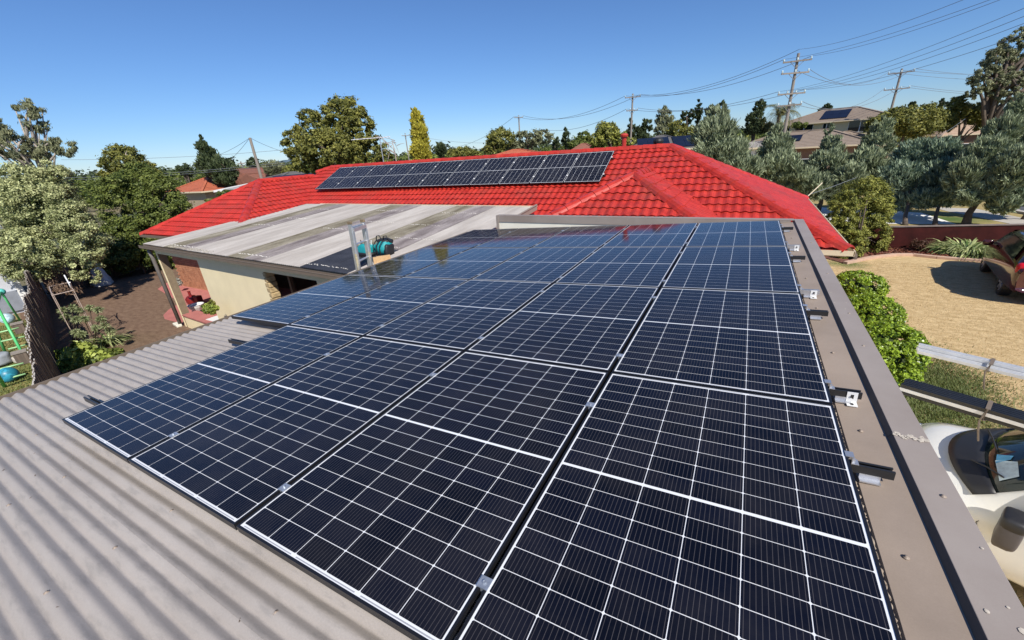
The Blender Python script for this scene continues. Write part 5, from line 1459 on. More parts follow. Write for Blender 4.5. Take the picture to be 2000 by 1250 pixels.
# papers and things on the dashboard side of the glass, read through the windscreen
def dp(u, v_, off=.008): p_ = wsf(u, v_); return Vector(p_) + Vector((.6 * off, 0, .8 * off))
for (u0, v0, du, dv, mt_) in ((.82, .10, .20, .14, 'paper'), (.70, .12, .10, .10, 'paper2'), (.88, .30, .12, .16, 'redc')):
    col = {'paper': (.55, .66, .68), 'paper2': (.10, .35, .55), 'redc': (.20, .02, .03)}[mt_]
    mb = MB(); mb.add([dp(u0 - du / 2, v0), dp(u0 + du / 2, v0 - .02), dp(u0 + du / 2 - .02, v0 + dv), dp(u0 - du / 2 + .04, v0 + dv + .03)], [(0, 1, 2, 3)])
    mb.build('dashboard_paper' if 'paper' in mt_ else 'dashboard_cloth', mat('dash_' + mt_, col, rough=.25, var=.2, scale=20), t)
for s_ in (-1, 1):
    def swf(u, v_, s_=s_):
        x = -1.05 - .95 * u - (.32 * v_ * (1 - u)); z = 1.17 + .50 * v_; w_ = .935 - (.17) * v_ ** 1.2; return (x, s_ * (w_ + .006), z)
    patch(swf, 6, 5).build('side_window', glassd, t, smooth=True)
    mb = MB(); mb.tube([(-.86, s_ * .90, .95), (-.80, s_ * .95, .84), (-.88, s_ * .965, .55), (-1.15, s_ * .955, .30)], .004, 4)
    mb.build('door_gap', M['grip'], t); mb = MB(); mb.tube([(-2.05, s_ * .90, 1.12), (-2.05, s_ * .905, .32)], .004, 4)
    mb.build('door_gap', M['grip'], t)
    c_ = Vector((-1.00, s_ * 1.05, 0.98))
    mo = lump('wing_mirror', c_, (.085, .13, .19), mat('mirror_grey_shell', (.075, .068, .072), rough=.45) if s_ < 0 else bpy.data.materials['mirror_grey_shell'], t, 2, amp=.015, sq=.42, k=14, n=24)
    lump('mirror_top', c_ + Vector((0, 0, .125)), (.088, .135, .075), M['grip'], mo, 2, amp=.01, sq=.45, k=12, n=24)
    mb = MB(); mb.bar((-1.0, s_ * .86, .98), (-1.0, s_ * .97, .98), .05, .06); mb.build('mirror_arm', M['grip'], mo)
    lump('headlight', Vector((-.10, s_ * .66, .74)), (.10, .16, .09), mat('lamp_glass', (.6, .62, .62), rough=.08) if s_ < 0 else bpy.data.materials['lamp_glass'], t, 3, amp=.01)
    wheel(t, -.78, s_ * .74); wheel(t, -3.55, s_ * .74)
bx('bumper', (-.02, 0, .38), (.12, 1.36, .16), M['grip'], t, bevel=.04)
bx('number_plate', (.055, 0, .46), (.012, .36, .11), M['white'], t)
for x in (-1.9, -3.4):
    mb = MB(); mb.bar((x, -.74, 1.95), (x, .74, 1.95), .06, .04)
    for s_ in (-1, 1): mb.bar((x, s_ * .72, 1.95), (x, s_ * .74, 1.82), .05, .05)
    mb.build('rack_bar', M['alu'], t)
def bundle(name, label, yc, x0, cols, z=1.96):
    b = thing(name, label, 'rail bundle', mw=MV @ Matrix.Translation((x0 - 2.4, yc, z)), local=True)
    for i, (kd, dy, dz) in enumerate(cols):
        mb = MB()
        L_ = 2.4
        a_ = r_2.uniform(-.02, .02)
        for (oy, oz, w_, h_) in ((0, -.018, .038, .004), (-.018, 0, .003, .038), (.018, 0, .003, .038), (-.012, .018, .012, .003), (.012, .018, .012, .003), (0, 0, .03, .003)):
            mb.bar((-2.4 + a_, dy + oy, dz + oz), (L_ + a_, dy + oy, dz + oz), w_, h_)
        mb.build('rail', M['alum'] if kd == 'w' else M['rail'], b)
    ys = [c_[1] for c_ in cols]; zs = [c_[2] for c_ in cols]
    for xs in (1.75, .6):
        mb = MB(); y0, y1, z0, z1 = min(ys) - .026, max(ys) + .026, min(zs) - .026, max(zs) + .026
        for a_, b2 in (((y0, z0), (y1, z0)), ((y1, z0), (y1, z1)), ((y1, z1), (y0, z1)), ((y0, z1), (y0, z0))):
            mb.bar((xs, a_[0], a_[1]), (xs, b2[0], b2[1]), .004 if a_[1] != b2[1] else .035, .035 if a_[1] != b2[1] else .004)
        mb.build('strap', M['fascia'], b)
        if xs > 1:
            mb = MB(); mb.tube([(xs, y1, z1), (xs + .02, y1 + .03, z0), (xs, y1 + .05, z0 - .10), (xs - .03, y1 + .04, z0 - .22)], .008, 5); mb.build('strap_tail', M['fascia'], b)
r_2 = random.Random(6)
bundle('rail_bundle', 'bundle of bare white aluminium rails strapped to the far side of the van roof rack', -.60, .20, [('w', -.063, 0), ('w', -.021, 0), ('w', .021, 0), ('w', .063, 0), ('w', .105, 0), ('w', -.042, .042), ('w', .0, .042)])
bundle('rail_bundle', 'bundle of black and white rails strapped to the near side of the van roof rack', .66, .10, [('w', .063, 0), ('w', .021, 0), ('w', -.021, 0), ('k', .058, -.042), ('k', .016, -.042), ('k', .063, .042), ('k', .021, .042), ('k', -.021, .042), ('k', -.063, .042), ('k', -.105, .042)])
# dark red SUV
q = G(1992, 588, 0)
hd2 = math.radians(79)
sv = Matrix.Translation((13.62, 19.35, 0)) @ Matrix.Rotation(hd2, 4, 'Z')
t = thing('parked_suv', 'glossy dark maroon car parked on the dry lawn at the right edge', 'car', mw=sv, local=True)
PRD = carpaint('dark_maroon_paint', (0.055, 0.012, 0.012), 0.12)
st = [(0.0, prof_(.70, .35, .70, .55, .78)), (-.12, prof_(.84, .26, .84, .66, .90)), (-.5, prof_(.90, .24, .95, .72, 1.02)), (-1.0, prof_(.92, .24, 1.02, .74, 1.10)), (-1.25, prof_(.92, .24, 1.04, .74, 1.22)), (-1.75, prof_(.92, .24, 1.05, .72, 1.55)), (-2.1, prof_(.92, .24, 1.06, .71, 1.66)),
      (-3.0, prof_(.92, .24, 1.07, .71, 1.70)), (-3.8, prof_(.92, .26, 1.08, .69, 1.66)), (-4.25, prof_(.90, .28, 1.08, .66, 1.48)), (-4.5, prof_(.88, .32, 1.05, .64, 1.18)), (-4.62, prof_(.80, .38, .95, .60, 1.02))]
o = loft(st).build('body', PRD, t, smooth=True); sub = o.modifiers.new('s', 'SUBSURF'); sub.levels = 2; sub.render_levels = 2
for s_ in (-1, 1):
    def swf(u, v_, s_=s_):
        x = -1.55 - 2.45 * u - .42 * v_ * (1 - u) + .25 * v_ * u; z = 1.12 + .40 * v_; w_ = .895 - .16 * v_; return (x, s_ * w_, z)
    patch(swf, 8, 4).build('side_window', glassd, t, smooth=True)
    lump('tail_light', Vector((-4.42, s_ * .76, .98)), (.12, .12, .15), mat('red_lamp', (.55, .01, .02), rough=.1) if s_ < 0 else bpy.data.materials['red_lamp'], t, 3, amp=.01)
    lump('door_mirror', Vector((-1.55, s_ * 1.04, 1.08)), (.06, .12, .085), PRD, t, 2, amp=.01)
    wheel(t, -.95, s_ * .76, .36); wheel(t, -3.65, s_ * .76, .36)
def rwf(u, v_): s = 2 * u - 1; return (-4.52 + .28 * v_, s * (.62 - .02 * v_), 1.12 + .36 * v_)
patch(rwf, 6, 4).build('rear_window', glassd, t, smooth=True)
def fwf(u, v_): s = 2 * u - 1; return (-1.17 - .72 * v_ - .08 * s * s, s * (.70 - .03 * v_), 1.17 + .42 * v_)
patch(fwf, 6, 4).build('windscreen', glassd, t, smooth=True)
bx('number_plate', (-4.64, 0, .75), (.012, .36, .11), M['white'], t)

# ================================================================== JUNIPERS BEHIND THE FRONT FENCE
def jun(label, lobes, k, n, size=0.32, mt='jun', base=None, **kw):
    return tree('juniper_tree', label, lobes, LM[mt], int(k * 1.3), int(n * 1.25), size, 0.17, style='spray', rfac=0.17, inner=0.40, base=base, group='grey-green junipers along the street', **kw)
def gb(px, py): p = G(px, py, 0); return (float(p[0]), float(p[1]), 0.0)
jun('grey-green juniper farthest left, touching the red roof hip ridge', [pl(1400, 228, 26, 26, 25), pl(1395, 265, 48, 40, 25), pl(1405, 300, 62, 38, 25), pl(1450, 330, 45, 30, 24)], 230, 19000)
jun('grey-green juniper in front of the tan house with roof panels, left of centre', [pl(1515, 262, 16, 22, 25), pl(1515, 295, 38, 36, 25), pl(1520, 330, 50, 40, 24.5), pl(1560, 350, 40, 30, 24)], 230, 19000)
jun('grey-green juniper with a thin pointed top in front of the gabled tan roof', [pl(1618, 262, 9, 24, 25), pl(1622, 292, 28, 28, 25), pl(1615, 325, 50, 38, 24.5), pl(1590, 365, 50, 30, 24), pl(1640, 370, 45, 28, 24)], 200, 17000)
jun('grey-green juniper below the leaning right power pole', [pl(1722, 252, 26, 24, 24), pl(1712, 285, 42, 30, 24), pl(1690, 320, 46, 34, 23.5), pl(1660, 345, 40, 30, 23), pl(1730, 345, 45, 34, 23), pl(1745, 385, 34, 22, 22.5)], 220, 18000)
jun('blue-grey juniper with a forked dark trunk behind the left end of the maroon fence', [pl(1790, 310, 60, 42, 22.5), pl(1760, 350, 55, 38, 22), pl(1795, 370, 48, 34, 21.8), pl(1765, 395, 34, 20, 21.8)], 300, 24000, mt='jun2', base=gb(1768, 440), trunk_r=0.10, limbs=6)
jun('blue-grey juniper with a short single trunk behind the middle of the maroon fence', [pl(1835, 300, 50, 32, 21.5), pl(1840, 345, 60, 38, 21), pl(1812, 388, 42, 22, 20.8), pl(1850, 385, 35, 20, 20.8)], 300, 24000, mt='jun2', base=gb(1826, 440), trunk_r=0.09, limbs=6)
jun('largest grey-green juniper at the right edge with a thick leaning trunk', [pl(1985, 225, 30, 40, 19.5), pl(1955, 262, 48, 40, 19), pl(1925, 310, 60, 44, 19), pl(1885, 345, 50, 40, 19), pl(1895, 385, 40, 20, 19), pl(1975, 330, 55, 48, 18), pl(1940, 365, 45, 26, 18.5), pl(2030, 290, 60, 70, 19.0), pl(1960, 400, 42, 18, 18.6)], 480, 40000, mt='jun', base=gb(1886, 440), trunk_r=0.16, limbs=8)
jun('grey-green juniper whose low branches reach over the right of the road', [pl(2010, 380, 40, 25, 19.5), pl(2040, 350, 45, 40, 19.5)], 90, 8000, mt='jun2')

# ================================================================== HOUSES BEYOND
def hor(px): return 340.6716 - (px - 350) * 0.06813
def zt(px, py, zc): return float(P3(px, py, zc)[2])
TN = mat('tan_roof_tiles', (0.26, 0.205, 0.16), rough=0.8, var=0.12, scale=3)
ORT = mat('orange_roof_tiles', (0.42, 0.12, 0.06), rough=0.8, var=0.15, scale=3)
BRT = mat('red_brown_roof_tiles', (0.26, 0.11, 0.075), rough=0.8, var=0.15, scale=3)
DKT = mat('dark_grey_roof_tiles', (0.13, 0.125, 0.125), rough=0.7, var=0.12, scale=3)
CRW = mat('pale_cream_wall', (0.66, 0.58, 0.36), rough=0.85, var=0.05)
BRW = mat('brown_brick_wall', (0.22, 0.13, 0.09), rough=0.9, var=0.15, scale=8)
PVB = mat('far_solar_glass', (0.008, 0.011, 0.025), rough=0.35, var=0.2, scale=2, spec=0.25)
def hhouse(label, px, zc, w, d, yaw, ez, rz_, roofm, wallm, windows=(), gable=False, name='neighbour_house', over=0.45, pv=()):
    """px: photo column of the centre, zc depth, w along local x, yaw turns the facade (local -y faces the camera at 0)"""
    c_ = P3(px, 300, zc); to = math.atan2(CW[1] - c_[1], CW[0] - c_[0]); ang = to + PI / 2 + yaw
    mw = Matrix.Translation((c_[0], c_[1], 0)) @ Matrix.Rotation(ang, 4, 'Z')
    t = thing(name, label, 'house', mw=mw, local=True)
    mb = MB(); mb.box((0, 0, ez / 2), (w, d, ez)); wo = mb.build('wall', wallm, t)
    W_, D_ = w / 2 + over, d / 2 + over
    rl = max(0.3, W_ - D_) if W_ > D_ else 0.3
    th = rz_ - ez
    # roof built as courses of tiles
    n = 12
    mb = MB()
    for i in range(n):
        f0, f1_ = i / n, (i + 1) / n
        def ring(f, z): 
            if gable: x_, y_ = W_, D_ * (1 - f)
            else: x_, y_ = W_ - (W_ - rl) * f, D_ * (1 - f)
            return [(-x_, -y_, z), (x_, -y_, z), (x_, y_, z), (-x_, y_, z)]
        a_ = ring(f0, ez + th * f0 + 0.05); b2 = ring(f1_, ez + th * f1_ + 0.005)
        k0 = ring(f0, ez + th * f0 - 0.02)
        mb.add(k0 + a_ + b2, [(j, (j + 1) % 4, (j + 1) % 4 + 4, j + 4) for j in range(4)] + [(j + 4, (j + 1) % 4 + 4, (j + 1) % 4 + 8, j + 8) for j in range(4)])
    ro = mb.build('roof', roofm, t)
    mb = MB()
    if gable:
        mb.bar((-W_, 0, rz_ + .06), (W_, 0, rz_ + .06), .25, .1)
    else:
        mb.bar((-rl, 0, rz_ + .06), (rl, 0, rz_ + .06), .25, .1)
        for sx in (-1, 1):
            for sy in (-1, 1): mb.bar((sx * rl, 0, rz_ + .05), (sx * W_, sy * D_, ez + .08), .22, .09)
    mb.build('ridge', roofm, ro)
    mb = MB()
    for a_, b2 in (((-W_, -D_), (W_, -D_)), ((W_, -D_), (W_, D_)), ((-W_, -D_), (-W_, D_))): mb.bar((a_[0], a_[1], ez - .03), (b2[0], b2[1], ez - .03), .14, .14)
    mb.build('gutter', M['creamtrim'], t)
    mb = MB(); mb.box((0, 0, ez - .02), (2 * W_ - .1, 2 * D_ - .1, .04)); mb.build('soffit', M['white'], t)
    for (x, z, ww, hh) in windows:
        mb = MB(); mb.box((x, -d / 2 - .03, z), (ww, .06, hh)); wi = mb.build('window', M['white'], t)
        mb = MB()
        mb.box((x - ww / 4, -d / 2 - .065, z), (ww / 2 - .10, .02, hh - .12)); mb.box((x + ww / 4, -d / 2 - .065, z), (ww / 2 - .10, .02, hh - .12)); mb.build('pane', glassd, wi)
    for k_, (x, f, nx, ny, lab2) in enumerate(pv):
        # solar panels lying on the front slope
        sl = math.atan2(th, D_); y = -D_ * (1 - f); z = ez + th * f + .12
        mwp = mw @ Matrix.Translation((x, y, z)) @ Matrix.Rotation(sl, 4, 'X')
        tp = thing('rooftop_solar_array', lab2, 'solar panels', mw=mwp, local=True)
        for i in range(nx):
            for j in range(ny):
                mb = MB(); mb.box(((i + .5) * 1.05, (j + .5) * 1.7, 0), (1.03, 1.67, .04)); mb.build('solar_module', PVB, tp)
    return t
hhouse('cream two storey house with tan hip roof beyond the junipers', 1622, 62, 13.0, 9, -0.15, zt(1622, 239, 62), zt(1622, 215, 62), TN, CRW, [(-3.2, 5.3, 2.2, .8), (-.5, 5.25, .9, .9), (3.3, 5.0, 2.6, 1.5), (-5.5, 5.3, 1.0, .8)],
       pv=((-1.6, .18, 3, 2, 'black solar array on the tan roof of the cream two storey house'),))
hhouse('low house with broad tan tiled roof partly hidden by three junipers', 1560, 46, 12.5, 8, -0.1, zt(1560, 286, 46), zt(1560, 257, 46), TN, BRW, [(1.5, 1.5, 1.8, 1.2)],
       pv=((-5.8, .10, 3, 1, 'small dark solar array on the left of the broad tan roof'), (-1.9, .35, 2, 1, 'narrow solar array near the ridge of the broad tan roof')))
hhouse('tan tiled gable roof wing right of the broad tan roof', 1645, 47, 5.2, 7, 0.5, zt(1645, 286, 47), zt(1645, 258, 47), TN, BRW, [])
hhouse('white flat carport below the tan roof between two junipers', 1470, 40, 3.0, 4, 0, zt(1470, 288, 40), zt(1470, 279, 40), M['pmetal'], M['white'], [], name='carport')
hhouse('house with dark grey roof covered in solar panels behind the red ridge', 1290, 44, 8.0, 8, 0.1, zt(1290, 292, 44), zt(1290, 266, 44), DKT, BRW, [],
       pv=((-2.6, .08, 3, 2, 'dark solar array on the left of the grey roof behind the red ridge'), (0.9, .08, 3, 2, 'dark solar array on the right of the grey roof behind the red ridge')))
hhouse('small house with pale tan tiled roof at the far right beside the hedge mass', 1868, 54, 5.5, 7, 0.3, zt(1868, 262, 54), zt(1868, 231, 54), mat('pale_tan_tiles', (0.42, 0.30, 0.21), rough=.8), BRW, [(0, 1.6, 2.5, 1.0)])
hhouse('house with orange tiled roof left of the dark leaning conifer', 398, 46, 6.0, 6.5, 0.5, zt(398, 372, 46), zt(398, 346, 46), ORT, mat('tan_wall', (0.36, 0.28, 0.19)), [(1, 1.5, 1.4, 1.0)])
hhouse('brown-roofed gable house just left of the bare service pole', 478, 52, 5.2, 7, 0.9, zt(478, 352, 52), zt(478, 330, 52), BRT, BRW, [(0, 1.6, 1.6, 1.0)], gable=True)
hhouse('second brown-roofed gable house right beside the base of the service pole', 512, 46, 4.6, 6, 0.7, zt(512, 360, 46), zt(512, 338, 46), BRT, BRW, [], gable=True)
hhouse('low house with blue solar panels behind the left red ridge', 560, 40, 5.0, 6, 0.3, zt(560, 352, 40), zt(560, 338, 40), DKT, BRW, [], pv=((-2.3, .05, 4, 1, 'light blue solar array on the low roof behind the left red ridge'),))
hhouse('house whose orange ridge shows just above the main red ridge', 1010, 44, 9, 8, 0.0, zt(1010, 312, 44), zt(1010, 293, 44), ORT, BRW, [])
hhouse('house with weathered brown roof left of the red flue', 1140, 60, 4.5, 6, 0.0, zt(1140, 300, 60), zt(1140, 281, 60), BRT, BRW, [])
hhouse('far grey roofed house at the left above the small dark conifer', 485, 85, 8, 8, 0.3, zt(485, 336, 85), zt(485, 327, 85), DKT, M['white'], [])
# white pergola
c_ = Vector(P3(455, 372, 33)); t = thing('pergola', 'white timber pergola frame beyond the left red roof', 'pergola', (c_.x, c_.y, 0))
hh = c_.z
for i in range(5):
    for s_ in (0, 1):
        mb = MB(); mb.bar((c_.x - 2 + i * 1.0, c_.y + s_ * 2.5, 0.01), (c_.x - 2 + i * 1.0, c_.y + s_ * 2.5, hh), .12); mb.build('post', M['white'], t)
    mb = MB(); mb.bar((c_.x - 2 + i, c_.y - .5, hh), (c_.x - 2 + i, c_.y + 3, hh + .35), .1, .16); mb.build('rafter', M['white'], t)
for s_ in (0, 1):
    mb = MB(); mb.bar((c_.x - 2.5, c_.y + s_ * 2.5, hh - .1), (c_.x + 2.5, c_.y + s_ * 2.5, hh - .1), .1, .2); mb.build('beam', M['white'], t)
mb = MB(); mb.extr([(c_.x - .2, c_.y - .6, hh + .1), (c_.x + 4, c_.y - .6, hh + .1), (c_.x + 4, c_.y + 3, hh + .5), (c_.x - .2, c_.y + 3, hh + .5)], (0, 0, .05)); mb.build('roof_sheet', M['pmetal'], t)

# ================================================================== POLES AND WIRES
def pole(label, px, ptop, zc, lean_px, pbot, arms, r=0.16, name='power_pole'):
    """top at (px, ptop); (px+lean_px, pbot) is a second point of the same vertical pole in the photo"""
    top = Vector(P3(px, ptop, zc)); base = Vector((top.x, top.y, 0))
    low = Vector(P3(px + lean_px, pbot, zc * 1.0))
    t = thing(name, label, 'power pole' if 'power' in name else 'pole', base)
    mb = MB(); mb.tube([base, top], r, 10, r2=r * .72); mb.build('shaft', M['pole'], t)
    view = Vector((top.x - CW[0], top.y - CW[1], 0)).normalized(); side = Vector((view.y, -view.x, 0))
    ends = []
    for (dz, half, ang, n_ins) in arms:
        dirv = (side * math.cos(ang) + view * math.sin(ang)); c_ = top + Vector((0, 0, -dz)) - view * (r + .05)
        mb = MB(); mb.bar(c_ - dirv * half, c_ + dirv * half, .11, .12); ao = mb.build('crossarm', M['pole'], t)
        mb = MB()
        for s_ in (-1, 1): mb.bar(c_ + dirv * half * .5 * s_, c_ + Vector((0, 0, -.55)), .03, .04)
        mb.build('brace', M['wire'], ao)
        pts = []
        for i in range(n_ins):
            s_ = -1 + 2 * i / (n_ins - 1)
            p_ = c_ + dirv * half * .94 * s_ + Vector((0, 0, .06))
            mb = MB(); mb.lathe([(.03, 0), (.075, .06), (.06, .12), (.08, .16), (.03, .22)], p_, 8); mb.build('insulator', M['porcelain'], t)
            pts.append(p_ + Vector((0, 0, .2)))
        ends.append(pts)
    return t, top, ends
pA, tA, eA = pole('tall grey power pole with four crossarms, right of centre', 1560, 104, 36, -30, 245, [(.62, 1.10, .15, 3), (1.55, 1.20, .5, 3), (3.2, 1.15, .4, 4), (4.15, .95, .1, 3)])
pB, tB, eB = pole('leaning-looking power pole with two crossarms behind the right junipers', 1762, 134, 50, -34, 235, [(.45, 1.25, 0, 3), (2.25, 1.25, .2, 4)])
pC, tC, eC = pole('slim power pole with two crossarms above the dark pines, centre right', 1236, 183, 56, -3, 258, [(.45, 1.05, 0, 3), (2.1, .78, .1, 4)], r=.15)
pD, tD, eD = pole('distant power pole rising from trees left of centre right', 1013, 225, 78, 1, 250, [(.4, .85, 0, 3)], r=.16)
pE, tE, eE = pole('bare service pole without crossarm beyond the left wing of the red roof', 488, 269, 31, 24, 352, [], r=.13, name='service_pole')
pF, tF, eF = pole('thin distant pole left of the golden conifer', 791, 260, 88, 2, 300, [(.5, .8, 0, 3)], r=.14)
pG2, tG, eG = pole('small distant pole beside the far brown roofs at left', 470, 315, 60, 5, 335, [(.3, .5, 0, 2)], r=.1)
tH = Vector(P3(2300, -150, 15)); tI = Vector(P3(-400, 330, 34)); 
def wire(label, a_, b2, sag, r=.022, mid=None):
    a_ = Vector(a_); b2 = Vector(b2); n = 18; pts = []
    for i in range(n + 1):
        s_ = i / n; p_ = a_.lerp(b2, s_); p_.z -= 4 * sag * s_ * (1 - s_); pts.append(p_)
    mb = MB(); mb.tube(pts, r * .85, 5, cap=False); o = mb.build('overhead_wire', M['wire'], None, smooth=True); tag(o, label, 'wire', 'overhead wires'); return o
def PP(px, py, zc): return Vector(P3(px, py, zc))
for i, (e, q) in enumerate(((tA + Vector((0, 0, .3)), (1905, -10, 17)), (eA[0][0], (1965, -12, 17.5)), (eA[0][2], (2010, -22, 16.5)))):
    wire('%s of the three upper wires running from the tall pole to the top right corner' % ['topmost', 'middle', 'lowest'][i], e, PP(*q), .35, .013)
for i, (e, q) in enumerate(((eA[2][0], (2010, 12, 15)), (eA[2][1], (2010, 28, 15)), (eA[2][2], (2010, 42, 15)), (eA[2][3], (2010, 64, 15)))):
    wire('%s wire of the four that climb from the tall pole to the right edge' % ['topmost', 'second', 'third', 'lowest'][i], e, PP(*q), .45, .012)
for i in range(3):
    wire('%s wire between the tall pole and the slim pole, upper set' % ['left', 'middle', 'right'][i], eA[0][i] if i != 1 else tA + Vector((0, 0, .3)), eC[0][i], 1.1, .024)
for i in range(2):
    wire('%s wire between the tall pole and the slim pole, lower set' % ['left', 'right'][i], eA[2][i * 3], eC[1][i * 3], .9, .022)
for i in range(2):
    wire('%s wire from the slim pole down to the distant centre pole' % ['left', 'right'][i], eC[0][i * 2], eD[0][i * 2], 1.6, .03)
wire('lower wire sagging left from the slim pole towards the olive trees', eC[1][0], PP(1055, 252, 80), 1.2, .03)
wire('left upper wire sagging between the tall pole and the right pole', eA[1][2], eB[0][0], 1.3, .022)
wire('right upper wire sagging between the tall pole and the right pole', eA[1][1], eB[0][2], 1.5, .022)
wire('left lower wire sagging between the tall pole and the right pole', eA[3][2], eB[1][0], 1.4, .024)
wire('right lower wire sagging between the tall pole and the right pole', eA[3][1], eB[1][2], 1.5, .024)
for i, (e, yy) in enumerate(((eB[0][1], 131), (eB[0][2], 136), (eB[0][0], 147), (eB[1][3], 172), (eB[1][2], 177))):
    wire('%s wire running right from the right pole behind the big gum' % ['topmost', 'second', 'third', 'fourth', 'lowest'][i], e, PP(2040, yy + 6, 62), .5, .024)
wire('wire running left from the distant centre pole to the trees', eD[0][0], PP(880, 288, 110), 1.2, .035)
wire('faint wire right of the golden conifer', eF[0][2], PP(1000, 275, 95), 1.0, .03)
wire('upper left service wire falling from the bare service pole', tE, PP(428, 302, 44), .1, .016)
wire('lower left service wire falling from the bare service pole', tE, PP(446, 315, 44), .1, .016)
wire('service wire running right from the bare service pole into the big round tree', tE, PP(570, 300, 36), .15, .016)
wire('long level wire crossing the sky behind the conifer, upper', PP(120, 312, 60), PP(640, 284, 60), .5, .026)
wire('long level wire crossing low behind the conifer, lower', PP(100, 348, 42), PP(640, 306, 42), .4, .020)
wire('long level wire just below the lower one at left', PP(100, 352, 42), PP(640, 310, 42), .4, .016)
wire('dark service cable rising over the junipers from the red roof mast', PP(1577, 381, 19.0), PP(1885, 232, 34), .55, .016)
c0 = PP(1577, 384, 18.6); t = thing('service_mast', 'thin pale service mast at the right edge of the red roof', 'mast', c0)
mb = MB(); mb.tube([c0, PP(1606, 357, 18.6)], .022, 6); mb.build('mast_tube', M['creamtrim'], t)
mb = MB(); mb.tube([c0 + Vector((0, 0, -.12)), c0 + Vector((0, 0, .03))], .04, 6); mb.build('mast_foot', M['grip'], t)
# TV antenna and dry branch behind the ridge
zc_ = 19.5
b0 = PP(751, 322, zc_); tp = PP(741, 268, zc_)
t = thing('tv_antenna', 'rooftop television antenna on a thin mast above the red ridge', 'antenna', (tp.x, tp.y, b0.z - .3))
mb = MB(); mb.tube([(tp.x, tp.y, b0.z - .3), tp], .022, 6); mb.build('mast', M['alu'], t)
bm0, bm1 = PP(686, 273, zc_), PP(762, 267, zc_ + .3)
mb = MB(); mb.bar(bm0, bm1, .03, .03); mb.build('boom', M['alum'], t)
dv = (bm1 - bm0).normalized(); sd_ = Vector((-dv.y, dv.x, 0)).normalized()
for i in range(12):
    p_ = bm0.lerp(bm1, (i + .5) / 12); h_ = .22 + .04 * i
    mb = MB(); mb.tube([p_ - sd_ * h_ + Vector((0, 0, .0)), p_ + sd_ * h_], .009, 5); mb.build('element', M['alum'], t)
c_ = PP(768, 285, 21); t = thing('dead_branch', 'bare dry twisted branches behind the television antenna', 'branch', (c_.x, c_.y, 0))
mb = MB(); r_ = random.Random(14)
mb.tube([(c_.x, c_.y, 0), (c_.x - .05, c_.y, 3.0), PP(772, 300, 21), PP(766, 276, 21)], .035, 6, r2=.02); mb.build('stem', M['gumbark'], t)
mb = MB()
for i in range(16):
    s0_ = PP(r_.uniform(755, 775), r_.uniform(272, 300), 21); e_ = s0_ + Vector((r_.uniform(-.7, .8), r_.uniform(-.5, .5), r_.uniform(-.8, .5)))
    mb.tube([s0_, s0_.lerp(e_, .5) + Vector((0, 0, r_.uniform(.0, .2))), e_], .018, 4, r2=.006)
mb.build('twigs', M['gumbark'], t)['kind'] = 'stuff'

